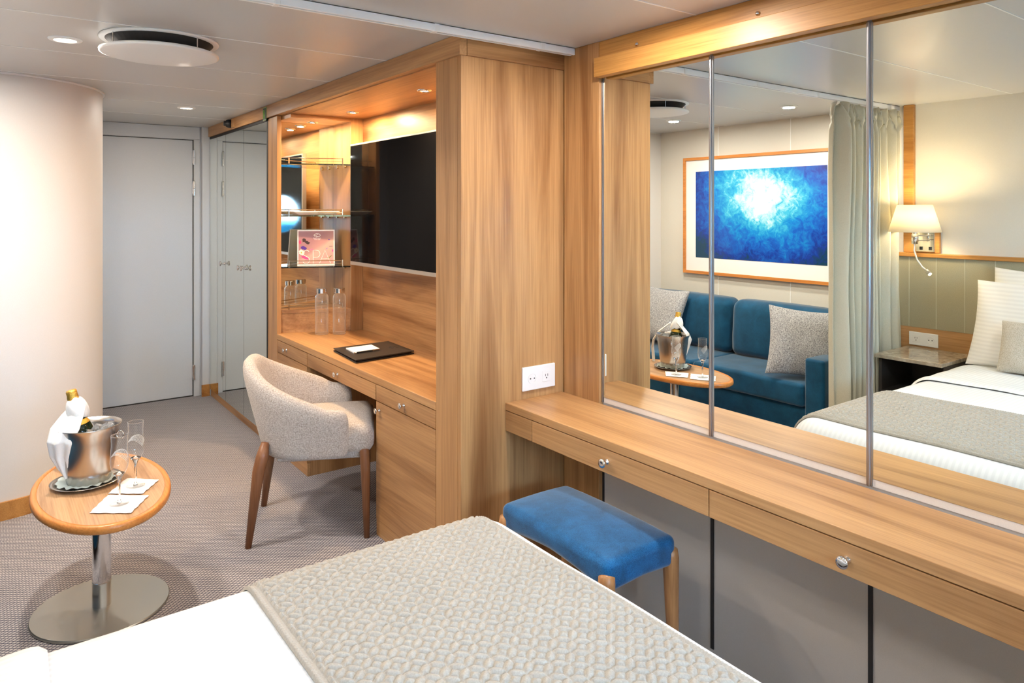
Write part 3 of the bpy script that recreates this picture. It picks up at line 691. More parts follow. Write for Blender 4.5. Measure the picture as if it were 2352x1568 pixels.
downlight((1.49, 1.50, ZC), 'recessed ceiling downlight over the vanity close to the mirrors', 0.055, 14*KL, (1, .93, .84))
downlight((0.0, 0.72, ZC), 'recessed ceiling downlight over the middle of the bed', 0.055, 6*KL, (1, .96, .91), size=0.12)
downlight((-0.1, -0.45, ZC), 'recessed ceiling downlight over the near side of the bed', 0.055, 4*KL, (1, .96, .91), size=0.12)
downlight((1.1, -0.1, ZC), 'recessed ceiling downlight near the window wall and vanity', 0.055, 4*KL, (1, .96, .91), size=0.12)
NW = (1, 0.68, 0.36)
for (x, y, z, p, lb) in ((1.70, 3.86, ZCB-0.012, 11, 'small spotlight in the alcove ceiling between television and shelf nook'), (1.62, 4.285, ZCB-0.034, 5.5, 'small spotlight in the nook ceiling above the glass shelves'), (1.66, 2.95, ZCB-0.012, 8, 'small spotlight in the alcove ceiling at the partition end')):
    downlight((x, y, z), lb, 0.036, p, NW if y < 4 else (1, 0.74, 0.46), 'spotlight', 'alcove spotlights', mat='chrome', size=0.04)

av = thing('air_vent', 'round white disc air vent hanging just below the ceiling', 'air vent', (0.53, 2.98, ZC), local=True)
obj('ceiling_flange', L([(0.12, 0), (0.205, 0), (0.207, -0.004), (0.204, -0.008), (0.12, -0.008)], 64), 'white_metal', av, smooth=True)
obj('throat', L([(0, -0.0085), (0.186, -0.0085), (0.150, -0.044), (0, -0.044)], 48), 'dark', av)
obj('disc', L([(0, -0.044), (0.198, -0.045), (0.206, -0.048), (0.206, -0.056), (0.198, -0.059), (0.10, -0.061), (0, -0.061)], 64), 'white_metal', av, smooth=True)
for k in range(4): a = k*PI/2+0.5; obj('spacer_pin', T([(0.195*math.cos(a), 0.195*math.sin(a), -0.008), (0.195*math.cos(a), 0.195*math.sin(a), -0.046)], 0.002, 6), 'chrome', av)

cr_ = thing('curtain_rail', 'white curtain track across the ceiling in front of the partition cabinet', 'curtain rail', (0.5, 2.15, ZC-0.03))
bm = bmesh.new()
for y0, y1, z0, z1 in ((2.135, 2.1385, ZC-0.028, ZC-0.0005), (2.1615, 2.165, ZC-0.028, ZC-0.0005), (2.135, 2.165, ZC-0.004, ZC-0.0005), (2.1385, 2.145, ZC-0.028, ZC-0.025), (2.155, 2.1615, ZC-0.028, ZC-0.025)): box(bm, XL+0.01, XM-0.024, y0, y1, z0, z1)
obj('track', bm, 'white_metal', cr_, bevel=0.0008)
for x in (0.15, 0.7, 1.25, 1.72): obj('clip', B((x-0.009, x+0.009, 2.133, 2.167, ZC-0.0295, ZC-0.001)), 'white_plastic', cr_, bevel=0.002)

# ------------------------------------------------------------------ curtain
def cur(u, v):
    x = -0.03-0.70*u + 0.02*math.sin(u*40)*(1-v); z = 0.03+(2.055-0.03)*v
    top = max(0, (v-0.93)/0.07); amp = 0.052*(1-0.45*top)
    ph = u*2*PI*9+0.7*math.sin(u*11)
    y = 2.138+amp*math.sin(ph+0.4*math.sin(v*3+u*5))*(0.8+0.3*math.sin(u*17))+0.016*noise.noise(Vector((u*14, v*3, 1)))
    if v > 0.95: y += 0.018*math.sin(u*2*PI*26+v*60); x += 0.010*math.sin(u*90+v*90)
    if v < 0.5: x -= 0.10*(0.5-v)*u
    return (x, y, z+(0.010*math.sin(u*2*PI*18) if v > 0.98 else 0))
solo('curtain', grid(420, 70, cur), 'curtain', 'sage beige floor-length curtain gathered at the sofa end, seen in the mirror', 'curtain', smooth=True, solid=0.003)

# ------------------------------------------------------------------ desk chair
ch = thing('desk_chair', 'greige boucle tub chair with walnut legs pulled up to the desk', 'chair', (1.222, 3.23, 0), rotz=math.radians(-25.4), local=True)
def chair_shell():
    bm = bmesh.new(); N = 44; rings = []
    for i in range(N+1):
        s = -1+2*i/N                       # -1 near arm end .. 0 back .. 1 far arm end
        a = abs(s)
        # plan path: straight arms then round back
        ph = s*math.radians(128)
        def path(wx, wy, back):
            if a > 0.66:
                k = (a-0.66)/0.34; return (0.02+0.155*k, math.copysign(wy-0.012*k, s))
            b = a/0.66*PI/2
            return (0.02-back*math.cos(b)**0.9, math.copysign(wy*math.sin(b)**0.85, s)) if a > 0 else (0.02-back, 0)
        top = 0.777-0.192*min(1, max(0, a-0.12)/0.64)-0.012*max(0, a-0.76)/0.24
        bot = 0.362
        taper = 1.0
        if a > 0.93: taper = max(0.35, 1-((a-0.93)/0.07)**2*0.65)
        xo, yo = path(0, 0.292, 0.338); xi, yi = path(0, 0.220, 0.256); xbO, ybO = path(0, 0.245, 0.235); xbI, ybI = path(0, 0.20, 0.18)
        mx, my = (xo+xi)/2, (yo+yi)/2; bx, by = (xbO+xbI)/2, (ybO+ybI)/2
        def L2(pa, m, k): return (m[0]+(pa[0]-m[0])*k, m[1]+(pa[1]-m[1])*k)
        tO = L2((xo, yo), (mx, my), taper); tI = L2((xi, yi), (mx, my), taper); bO = L2((xbO, ybO), (bx, by), taper); bI = L2((xbI, ybI), (bx, by), taper)
        if a > 0.93: top -= 0.03*((a-0.93)/0.07)**2; bot += 0.02*((a-0.93)/0.07)**2
        sec = []
        for f in (0.0, 0.08, 0.35, 0.65, 0.88): sec.append((bO[0]+(tO[0]-bO[0])*f, bO[1]+(tO[1]-bO[1])*f, bot+(top-0.012-bot)*f))
        sec.append((tO[0]*0.85+tI[0]*0.15, tO[1]*0.85+tI[1]*0.15, top-0.004)); sec.append(((tO[0]+tI[0])/2, (tO[1]+tI[1])/2, top+0.006)); sec.append((tO[0]*0.15+tI[0]*0.85, tO[1]*0.15+tI[1]*0.85, top-0.006))
        for f in (0.86, 0.6, 0.3, 0.0): sec.append((bI[0]+(tI[0]-bI[0])*f, bI[1]+(tI[1]-bI[1])*f, bot+(top-0.02-bot)*f))
        rings.append([bm.verts.new(p) for p in sec])
    m = len(rings[0])
    for A, Bq in zip(rings, rings[1:]):
        for k in range(m): bm.faces.new((A[k], A[(k+1) % m], Bq[(k+1) % m], Bq[k]))
    bm.faces.new(rings[0][::-1]); bm.faces.new(rings[-1])
    return bm
obj('backrest', chair_shell(), 'boucle', ch, smooth=True, sub=1)
obj('seat', rbox((0.055, 0, 0.435), (0.228, 0.225, 0.065), 0.05, 0.04, 5, fn=lambda p, u: Vector((p.x, p.y*(0.94+0.11*u.x), p.z+(0.018*(1-u.x**2)*(1-u.y**2) if u.z > 0 else 0)))), 'boucle', ch, smooth=True, sub=1)
obj('seat_base', rbox((0.045, 0, 0.362), (0.185, 0.185, 0.02), 0.015, 0.05, 3), 'boucle', ch, smooth=True)
for sx in (-1, 1):
    for sy in (-1, 1):
        if sx < 0: P = [(-0.185, sy*0.19, 0.44), (-0.195, sy*0.198, 0.38), (-0.21, sy*0.205, 0.32), (-0.25, sy*0.222, 0.0)]; R_ = [0.016, 0.028, 0.026, 0.0135]
        else: P = [(0.232, sy*0.20, 0.445), (0.240, sy*0.206, 0.38), (0.244, sy*0.210, 0.30), (0.250, sy*0.216, 0.0)]; R_ = [0.014, 0.022, 0.021, 0.0125]
        obj('leg', T(P, R_, 16), 'walnut', ch, smooth=True)

# ------------------------------------------------------------------ stool
st = thing('stool', 'blue velvet stool with oak legs tucked under the vanity', 'stool', (1.545, 1.70, 0))
def stf(p, u):
    z = p.z
    if u.z > 0: z += 0.020*(1-abs(u.x)**2.5)*(1-abs(u.y)**2.5)
    if u.z < 0: z += 0.022*(1-u.y**2)-0.012*(abs(u.x)*abs(u.y))
    return Vector((p.x*(1+0.03*(1-u.y**2)), p.y*(1+0.02*(1-u.x**2)), z))
obj('seat', rbox((1.545, 1.705, 0.420), (0.148, 0.258, 0.042), 0.024, 0.025, 4, fn=stf), 'stoolvelvet', st, smooth=True, sub=1)
for sx in (-1, 1):
    for sy in (-1, 1):
        x, y = 1.545+sx*0.137, 1.705+sy*0.245
        obj('leg', T([(x+sx*0.006, y+sy*0.006, 0.0), (x, y, 0.25), (x-sx*0.002, y-sy*0.002, 0.395), (x-sx*0.004, y-sy*0.004, 0.415), (x-sx*0.006, y-sy*0.006, 0.425)], [0.013, 0.021, 0.025, 0.024, 0.012], 20), 'legoak', st, smooth=True)

# ------------------------------------------------------------------ side table
tb = thing('side_table', 'small oval oak side table on a chrome pedestal with round steel base', 'table', (0.335, 2.985, 0), local=True)
def oval(rx, ry, prof, seg=72):
    bm = bmesh.new(); lathe(bm, [(1+0*k, z) if False else (k, z) for k, z in prof], seg, sx=1, sy=1)
    return bm
def ell(prof, rx, ry, seg=80):      # profile offsets measured inward from the rim
    bm = bmesh.new(); rings = []
    for o, z in prof:
        rings.append([bm.verts.new(((rx-o)*math.cos(2*PI*i/seg), (ry-o)*math.sin(2*PI*i/seg), z)) for i in range(seg)])
    for A, Bq in zip(rings, rings[1:]):
        for i in range(seg): bm.faces.new((A[i], A[(i+1) % seg], Bq[(i+1) % seg], Bq[i]))
    return bm, rings
bm, rg = ell([(0.022, 0.4285), (0.022, 0.4480)], 0.220, 0.405); bm.faces.new(rg[0][::-1]); bm.faces.new(rg[-1]); obj('tabletop', bm, 'table', tb)
bm, rg = ell([(0.0225, 0.422), (0.008, 0.4205), (0.001, 0.427), (0.0, 0.436), (0.002, 0.446), (0.007, 0.4495), (0.017, 0.4500), (0.0215, 0.4482), (0.0225, 0.445)], 0.220, 0.405)
for i in range(80): bm.faces.new((rg[-1][i], rg[-1][(i+1) % 80], rg[0][(i+1) % 80], rg[0][i]))
obj('edge_band', bm, 'edge', tb, smooth=True)
obj('column', L([(0, 0.012), (0.031, 0.012), (0.031, 0.100), (0.0305, 0.1005), (0.0305, 0.1025), (0.031, 0.103), (0.031, 0.4215), (0, 0.4215)], 48), 'chrome', tb)
obj('base_plate', L([(0, 0.0), (0.219, 0.0), (0.2235, 0.003), (0.2235, 0.008), (0.221, 0.011), (0, 0.012)], 96), 'baseplate', tb)
ZTB = 0.4490
def napkin(name, q, label):
    cx = sum(p[0] for p in q)/4; cy = sum(p[1] for p in q)/4
    def fn(u, v):
        a = Vector(q[0]).lerp(Vector(q[1]), u); b = Vector(q[3]).lerp(Vector(q[2]), u); p = a.lerp(b, v)
        e = 0.0015*math.sin(u*9)*math.sin(v*8)
        return (p.x+0.0018*math.sin(v*22), p.y+0.0018*math.sin(u*20), ZTB+0.0022+0.0008*abs(math.sin(u*5+v*3))+max(0, e)*0.3)
    return solo(name, grid(16, 16, fn), 'paper', label, 'napkin', 'paper napkins under the glasses', solid=0.0012, smooth=True)
napkin('paper_napkin', [(0.270, 2.725), (0.381, 2.643), (0.455, 2.768), (0.340, 2.858)], 'white paper napkin nearest the bed, under a champagne glass')
napkin('paper_napkin', [(0.342, 2.872), (0.440, 2.798), (0.512, 2.905), (0.418, 2.995)], 'white paper napkin farther from the bed, under the second glass')
def glass(loc, label, first=None):
    g = thing('champagne_glass', label, 'glass', loc, local=True, group='champagne glasses')
    obj('foot', L([(0, 0.0008), (0.031, 0.0006), (0.0315, 0.0014), (0.020, 0.0030), (0.0085, 0.0050)], 36), 'glass', g, smooth=True)
    obj('stem', L([(0, 0.0012), (0.0080, 0.0020), (0.0075, 0.0055), (0.0055, 0.009), (0.0040, 0.018), (0.0036, 0.045), (0.0048, 0.078), (0.0085, 0.090), (0.0180, 0.1025), (0.0150, 0.1035), (0.006, 0.099), (0, 0.097)], 36), 'solidglass', g, smooth=True)
    obj('bowl', L([(0.0180, 0.1025), (0.0255, 0.118), (0.0292, 0.138), (0.0270, 0.170), (0.0248, 0.200), (0.0262, 0.232)], 40), 'glass', g, smooth=True)
    obj('rim', T([(0.0261*math.cos(2*PI*k/36), 0.0261*math.sin(2*PI*k/36), 0.232) for k in range(36)], 0.0007, 6, True), 'solidglass', g, smooth=True)
    bm = bmesh.new()
    def rad(z): return 0.0292-(z-0.138)*0.069 if z < 0.2 else 0.0249
    for k in range(7):
        pts = []
        for i in range(14):
            f = i/13; a = math.radians(200+f*110+k*5); z = 0.158+0.022*math.sin(f*2.6+0.3)+k*0.0032-0.018*f
            r = rad(z)+0.0005; pts.append((r*math.cos(a), r*math.sin(a), z))
        tube(bm, pts, 0.00055, 4)
    obj('etched_swirl', bm, plain('frosted etching', (0.85, 0.85, 0.85, 1), 0.6), g)
    return g
glass((0.361, 2.752, ZTB+0.0036), 'etched tulip champagne glass on the napkin nearest the bed')
glass((0.432, 2.893, ZTB+0.0036), 'etched tulip champagne glass on the napkin farther from the bed')
BX, BY = 0.300, 3.035
sc = thing('saucer_tray', 'round steel saucer with a wavy doily under the ice bucket', 'tray', (BX-0.008, BY+0.006, ZTB), local=True)
obj('dish', L([(0, 0.0015), (0.07, 0.0015), (0.105, 0.009), (0.116, 0.012), (0.1165, 0.0135), (0.105, 0.0115), (0.07, 0.0045), (0, 0.0045)], 56), 'steel', sc, smooth=True)
bm = bmesh.new(); N = 90
r0 = [bm.verts.new((0.03*math.cos(2*PI*i/N), 0.03*math.sin(2*PI*i/N), 0.0072)) for i in range(N)]
r1 = [bm.verts.new(((0.097+0.005*math.sin(i*0.9))*math.cos(2*PI*i/N), (0.097+0.005*math.sin(i*0.9))*math.sin(2*PI*i/N), 0.0150+0.0025*math.sin(i*1.3))) for i in range(N)]
for i in range(N): bm.faces.new((r0[i], r0[(i+1) % N], r1[(i+1) % N], r1[i]))
obj('doily', bm, plain('pale green doily', srgb(196, 208, 204), 0.6), sc, smooth=True)
ZB = ZTB+0.0075
ib = thing('ice_bucket', 'polished steel ice bucket standing on the oval side table', 'ice bucket', (BX, BY, ZB), local=True)
obj('bucket_wall', L([(0, 0.0), (0.066, 0.0), (0.071, 0.005), (0.081, 0.05), (0.089, 0.11), (0.095, 0.155), (0.099, 0.188), (0.106, 0.205), (0.1075, 0.208), (0.105, 0.208), (0.097, 0.188), (0.093, 0.155), (0.079, 0.05), (0.069, 0.008), (0, 0.008)], 64), 'steel', ib, smooth=True)
for s in (-1, 1):
    c = Vector((s*0.8*0.102, -s*0.593*0.102, 0.170)); d = Vector((s*0.8, -s*0.593, 0))
    obj('handle_ring', T([tuple(c+d*(0.013+0.013*math.cos(a))+Vector((0, 0, 1))*0.014*math.sin(a)) for a in [2*PI*k/18 for k in range(18)]], 0.0028, 8, True), 'chrome', ib, smooth=True)
bm = bmesh.new()
for k in range(90):
    a = random.uniform(0, 2*PI); r = 0.080*math.sqrt(random.random()); z = 0.174+random.uniform(-0.012, 0.014)+0.006*(1-r/0.08)
    m = Matrix.Translation((r*math.cos(a), r*math.sin(a), z)) @ Matrix.Rotation(random.uniform(0, 3), 4, Vector((random.random(), random.random(), random.random())).normalized())
    b2 = bmesh.new(); s = random.uniform(0.008, 0.012); box(b2, -s, s, -s, s, -s, s); xform(b2, m); mm = bpy.data.meshes.new('t'); b2.to_mesh(mm); b2.free(); bm.from_mesh(mm); bpy.data.meshes.remove(mm)
ic = solo('crushed_ice', xform(bm, Matrix.Translation((BX, BY, ZB))), 'ice', 'heap of clear ice pieces inside the steel bucket', 'ice', bevel=0.0015); ic['kind'] = 'stuff'
# champagne bottle, leaning
p0 = Vector((0.312, 3.028, ZB+0.022)); p1 = Vector((0.245, 3.036, 0.790)); ax = (p1-p0); Lb = ax.length; q = ax.to_track_quat('Z', 'Y').to_matrix()
cb_ = thing('champagne_bottle', 'dark green champagne bottle with gold foil standing in the ice bucket', 'bottle', tuple(p0))
obj('glass_body', L([(0, 0), (0.040, 0), (0.043, 0.006), (0.043, 0.150), (0.041, 0.172), (0.033, 0.198), (0.022, 0.222), (0.0165, 0.245), (0.0145, 0.262), (0, 0.262)], 36, tuple(p0), mat=q), 'bottleglass', cb_, smooth=True)
fz = Lb-0.316
obj('foil_cap', L([(0.0225, 0.226), (0.0175, 0.245), (0.0160, 0.262), (0.0165, 0.285), (0.0185, 0.292), (0.0190, 0.300), (0.0175, 0.309), (0.0178, 0.322), (0.016, 0.327), (0, 0.329)], 30, tuple(p0), mat=q), 'gold', cb_, smooth=True)
obj('foil_label', L([(0.0335, 0.200), (0.0295, 0.2085), (0.0258, 0.2165)], 30, tuple(p0), mat=q), 'gold', cb_, smooth=True)
# napkin cloth knotted round the neck and hanging over the bucket side
def cloth():
    bm = bmesh.new()
    axn = ax.normalized()
    # collar round the neck
    N = 40; rings = []
    for k, (f, rr, th) in enumerate(((0.214, 0.030, 0), (0.222, 0.036, 0), (0.240, 0.037, 0), (0.262, 0.033, 0), (0.280, 0.026, 0), (0.290, 0.021, 0), (0.286, 0.0185, 0))):
        ring = []
        for i in range(N):
            a = 2*PI*i/N; w = 1+0.10*math.sin(a*3+k*0.9)+0.05*math.sin(a*7+k)
            p = Vector((rr*w*math.cos(a), rr*w*math.sin(a), f+0.010*math.sin(a+1.2)+0.003*math.sin(a*5)))
            ring.append(bm.verts.new(q @ p+p0))
        rings.append(ring)
    for A, Bq in zip(rings, rings[1:]):
        for i in range(N): bm.faces.new((A[i], A[(i+1) % N], Bq[(i+1) % N], Bq[i]))
    return bm
tw_ = thing('cloth_napkin', 'white cloth napkin wrapped round the bottle neck and hanging over the bucket', 'napkin', (0.21, 3.0, 0.50))
obj('collar', cloth(), 'towel', tw_, smooth=True, solid=0.003, sub=1)
Rv = Vector((0.805, -0.593, 0)); Fv = Vector((0.593, 0.805, 0))
def sheet(rows, n=28, fold=0.006, seed=0):
    """rows: (center, half width along view right, bulge towards viewer)"""
    def fn(u, v):
        f = u*(len(rows)-1); i = min(int(f), len(rows)-2); k = f-i; k = k*k*(3-2*k)
        c = Vector(rows[i][0]).lerp(Vector(rows[i+1][0]), k); w = rows[i][1]+(rows[i+1][1]-rows[i][1])*k; b = rows[i][2]+(rows[i+1][2]-rows[i][2])*k
        s = 2*v-1
        p = c+Rv*(w*s)-Fv*(b*(1-s*s))-Fv*fold*math.sin(s*7+seed+u*3)*(0.3+u)
        return tuple(p+Vector((0, 0, 0.006*math.sin(s*5+seed)*u)))
    return grid(40, n, fn)
def vp_(px, py, d):   # scene point at photo position and distance, used only to lay out the cloth
    t = (px-1176)/1633.45; r = t*d
    return Vector((r*0.805+d*0.5932, d*0.805-r*0.5932, 1.455-(py-481.4)*d/1633.45))
rows = [(vp_(181, 930, 2.600), 0.026, 0.010), (vp_(168, 952, 2.575), 0.040, 0.012), (vp_(150, 985, 2.545), 0.052, 0.016), (vp_(138, 1016, 2.53), 0.044, 0.018), (vp_(140, 1050, 2.545), 0.036, 0.014), (vp_(152, 1082, 2.56), 0.022, 0.008), (vp_(158, 1094, 2.565), 0.016, 0.004)]
obj('hanging_end', sheet(rows), 'towel', tw_, smooth=True, solid=0.0035)
rows = [(vp_(181, 930, 2.64), 0.022, 0.0), (vp_(160, 960, 2.72), 0.036, 0.0), (vp_(140, 990, 2.76), 0.040, 0.0), (vp_(128, 1020, 2.77), 0.030, 0.0), (vp_(134, 1048, 2.765), 0.022, 0.0), (vp_(146, 1076, 2.76), 0.012, 0)]
obj('rear_end', sheet(rows, seed=2), 'towel', tw_, smooth=True, solid=0.0035)

# ------------------------------------------------------------------ bed
BXC, BYC = (-0.70+1.184)/2, (-0.16+1.695)/2
BHX, BHY = (1.184+0.70)/2, (1.695+0.16)/2
bd = thing('bed', 'double bed made up with white striped duvet', 'bed', (BXC, BYC, 0))
def bf(p, u):
    z = p.z; x = p.x; y = p.y
    if u.z > 0.2:
        z += 0.012*(1-abs(u.x)**4)*(1-abs(u.y)**4)+0.005*noise.noise(Vector((p.x*3, p.y*3, 0)))
    if abs(u.x) > 0.97 or abs(u.y) > 0.97:
        k = max(0, (0.3-u.z))*0.5; wv = noise.noise(Vector((p.x*8, p.y*8, p.z*2)))
        x += math.copysign(0.012*wv*k*2, u.x) if abs(u.x) > 0.97 else 0
        y += math.copysign(0.012*wv*k*2, u.y) if abs(u.y) > 0.97 else 0
    return Vector((x, y, z))
obj('duvet', rbox((BXC, BYC, 0.425), (BHX, BHY, 0.185), 0.11, 0.035, 8, fn=bf), 'duvet', bd, smooth=True)
obj('bed_base', rbox((BXC, BYC, 0.15), (BHX-0.05, BHY-0.05, 0.105), 0.02, 0.3, 2), plain('dark grey bed base', (0.05, 0.05, 0.055, 1), 0.8), bd)
for sx in (-1, 1):
    for sy in (-1, 1): obj('leg', L([(0, 0), (0.02, 0), (0.025, 0.05), (0, 0.05)], 16, (BXC+sx*(BHX-0.15), BYC+sy*(BHY-0.15), 0)), 'black', bd)
ZBED = 0.61
def drape(x0, x1, prof_half, top, r, hang, off):
    """curve over the bed across Y; returns fn(s)->(y,z,ny,nz) by arc length"""
    yF, yN = BYC+BHY, BYC-BHY
    segs = hang; flat = (yF-yN)-2*r; tot = 2*hang+2*(PI/2*r)+flat
    def f(s):
        q_ = s*tot
        if q_ < hang: return (yF+off, top-r-(hang-q_), 1, 0)
        q_ -= hang
        if q_ < PI/2*r:
            a = q_/r; return (yF-r+(r+off)*math.cos(a), top-r+(r+off)*math.sin(a), math.cos(a), math.sin(a))
        q_ -= PI/2*r
        if q_ < flat: return (yF-r-q_, top+off, 0, 1)
        q_ -= flat
        if q_ < PI/2*r:
            a = q_/r; return (yN+r-(r+off)*math.sin(a), top-r+(r+off)*math.cos(a), -math.sin(a), math.cos(a))
        q_ -= PI/2*r; return (yN-off, top-r-q_, -1, 0)
    return f, tot
def topz(x, y):
    ux, uy = (x-BXC)/BHX, (y-BYC)/BHY
    return 0.012*(1-min(1, abs(ux))**4)*(1-min(1, abs(uy))**4)+0.005*noise.noise(Vector((x-BXC, y-BYC, 0))*3)
def quilt_h(a, b, p=0.0365, w=0.5):
    c_ = math.sqrt(0.5); u = (a*c_-b*c_)/p; v = (a*c_+b*c_)/p
    u = abs(u-np.round(u)); v = abs(v-np.round(v)); m = np.maximum(u, v); n_ = np.minimum(u, v); s = (1-w)/2
    d = np.where(m < s, s-m, np.minimum(m-s, (m-n_)*0.7071))
    return 1-np.exp(-d*p/0.0034)
X0, X1 = 0.462, 1.094
f, tot = drape(X0, X1, None, ZBED, 0.11, 0.15, 0.006)
nx, ny = 288, int(tot/0.0023)
V = np.zeros((nx, ny, 3))
S = np.linspace(0, 1, ny); base = np.array([f(s) for s in S])
XS = np.linspace(X0, X1, nx)
for i, x in enumerate(XS):
    ex = min(x-X0, X1-x); inb = 1.0 if ex > 0.022 else 0.0
    hq = quilt_h(np.full(ny, x), S*tot)*0.0085*inb
    if 0.010 < ex <= 0.022: hq = np.full(ny, -0.001)
    if ex <= 0.010: hq = 0.0035*math.sqrt(max(0, 1-((ex-0.005)/0.005)**2))*(1+0.25*np.sin(S*tot*2*PI/0.009))-(0.004 if ex < 0.0015 else 0)
    flat = base[:, 3]
    sag = np.array([topz(x, yy) for yy in base[:, 0]])*np.clip(flat, 0, 1)
    xd = 0.0
    V[i, :, 0] = x; V[i, :, 1] = base[:, 0]+base[:, 2]*hq; V[i, :, 2] = base[:, 1]+base[:, 3]*hq+sag
    if x > BXC+BHX-0.11:                        # follow the duvet's rounded foot edge
        dx = x-(BXC+BHX-0.11); V[i, :, 2] -= 0.11-math.sqrt(0.11**2-dx*dx)
vs = V.reshape(-1, 3)
idx = np.arange(nx*ny).reshape(nx, ny)
F = np.stack([idx[:-1, :-1], idx[1:, :-1], idx[1:, 1:], idx[:-1, 1:]], -1).reshape(-1, 4)
me = bpy.data.meshes.new('bed_runner'); me.vertices.add(len(vs)); me.vertices.foreach_set('co', vs.ravel())
me.loops.add(F.size); me.loops.foreach_set('vertex_index', F.ravel().astype(np.int32)); me.polygons.add(len(F)); me.polygons.foreach_set('loop_start', np.arange(0, F.size, 4, dtype=np.int32))
me.polygons.foreach_set('use_smooth', np.ones(len(F), dtype=bool)); me.update(calc_edges=True); me.validate()
if me.polygons[len(F)//2].normal.z < 0: me.flip_normals()
me.materials.append(M['quilt'])
ro = bpy.data.objects.new('bed_runner', me); C.objects.link(ro); BASE[ro.name] = Vector((0, 0, 0))
me.transform(Matrix.Translation((-0.78, -BYC, -0.36))); ro.location = (0.78, BYC, 0.36)
tag(ro, 'taupe quilted bed runner laid across the foot of the white bed', 'bed runner')
# turned-back sheet near the pillows
f2, tot2 = drape(0, 0, None, ZBED, 0.11, 0.18, 0.004)
def fs(u, v):
    x = -0.42+0.51*u; y, z, a, b = f2(v); th = 0.013*(1 if u < 0.93 else math.sqrt(max(0, 1-((u-0.93)/0.07)**2)))
    wv = 0.005*noise.noise(Vector((x*7, y*5, 3)))
    return (x+0.012*noise.noise(Vector((0, y*4, z*3))), y+a*(th+wv), z+b*(th+wv)+topz(x, y)*max(0, b))
obj('folded_sheet', grid(40, 150, fs), 'duvet', bd, smooth=True)

def put_pillow(name, w, h, t, loc, ry, rz, mat, label, group=None, seed=0, rx=0, **k):
    bm = pillow(w, h, t, seed=seed, **k)
    # pillow plane: width along Y, height up, thickness along X
    m = Matrix(((0, 0, 1, 0), (1, 0, 0, 0), (0, 1, 0, 0), (0, 0, 0, 1)))
    xform(bm, m); xform(bm, Matrix.Rotation(rx, 4, 'X')); xform(bm, Matrix.Rotation(ry, 4, 'Y')); xform(bm, Matrix.Rotation(rz, 4, 'Z')); xform(bm, Matrix.Translation(loc))
    return solo(name, bm, mat, label, 'pillow' if 'pillow' in name else 'cushion', group, smooth=True, sub=1)
put_pillow('bed_pillow', 0.72, 0.48, 0.15, (-0.655, 1.25, 0.885), math.radians(-14), 0, 'pillowcase', 'white striped pillow at the back, against the headboard', 'white bed pillows', 1, rx=0.05)
put_pillow('bed_pillow', 0.72, 0.47, 0.16, (-0.495, 1.27, 0.85), math.radians(-20), 0, 'pillowcase', 'white striped pillow in front, leaning on the rear pillow behind the grey cushion', 'white bed pillows', 5)
put_pillow('bed_pillow', 0.72, 0.48, 0.15, (-0.655, 0.36, 0.885), math.radians(-14), 0, 'pillowcase', 'white striped pillow at the back on the window side', 'white bed pillows', 9)
put_pillow('bed_pillow', 0.72, 0.47, 0.16, (-0.495, 0.35, 0.85), math.radians(-20), 0, 'pillowcase', 'white striped pillow in front on the window side', 'white bed pillows', 12)
put_pillow('linen_cushion', 0.55, 0.26, 0.12, (-0.34, 1.17, 0.765), math.radians(-18), 0, 'linen', 'small grey beige cushion in front of the white bed pillows', None, 15, pinch=0.03)

# ------------------------------------------------------------------ headboard, nightstand, lamp, socket
hb = thing('headboard', 'olive beige panelled headboard with oak cap along the wall', 'headboard', (XL+0.03, 0.7, 0.62))
obj('padding', B((XL+0.001, XL+0.03, -0.5, 2.13, 0.74, 1.168)), 'headboard', hb)
bm = bmesh.new()
for y in [2.07-0.155*k for k in range(17)]: box(bm, XL+0.0295, XL+0.0312, y-0.0015, y+0.0015, 0.742, 1.167)
obj('seam_lines', bm, plain('pale seam thread', srgb(196, 190, 168), 0.6), hb)
obj('cap_rail', B((XL+0.001, XL+0.045, -0.5, 2.14, 1.168, 1.192)), 'beam', hb, bevel=0.003)
obj('lower_board', B((XL+0.001, XL+0.034, -0.5, 2.13, 0.60, 0.739)), 'oak_y', hb)
solo('wall_batten', B((XL+0.001, XL+0.03, 2.045, 2.105, 1.193, ZC-0.001)), 'beam', 'upright oak batten on the wall beside the gathered curtain', 'batten', bevel=0.003)
solo('lamp_backboard', B((XL+0.001, XL+0.022, 1.90, 2.04, 1.193, 1.345)), 'beam', 'small square oak board on the headboard behind the chrome lamp plate', 'board', bevel=0.003)
ns = thing('nightstand', 'nightstand with polished stone top between bed and curtain', 'nightstand', (-0.55, 1.88, 0))
obj('stone_top', B((XL+0.036, -0.335, 1.712, 2.075, 0.60, 0.622)), 'marble', ns, bevel=0.003)
obj('body', B((XL+0.036, -0.36, 1.714, 1.718, 0.08, 0.599), (XL+0.036, -0.36, 2.045, 2.06, 0.08, 0.599), (XL+0.036, XL+0.05, 1.715, 2.045, 0.08, 0.599), (XL+0.05, -0.36, 1.715, 2.045, 0.08, 0.1), (XL+0.05, -0.365, 1.715, 2.045, 0.40, 0.415)), plain('dark cabinet interior', (0.035, 0.03, 0.028, 1), 0.5), ns)
d = obj('drawer', B((-0.362, -0.345, 1.716, 2.044, 0.12, 0.395)), 'oak_y', ns, bevel=0.002); knob(d, (-0.345, 1.88, 0.27), (1, 0, 0), 0.012, 0.024)
obj('plinth', B((XL+0.06, -0.38, 1.715, 2.045, 0.0, 0.08)), 'black', ns)
so = thing('bedside_socket', 'white double power socket on the oak board above the nightstand', 'wall socket', (XL+0.036, 1.985, 0.632))
xx = XL+0.0345
obj('plate', B((xx, xx+0.008, 1.90, 2.066, 0.632, 0.712)), 'white_plastic', so, bevel=0.0025)
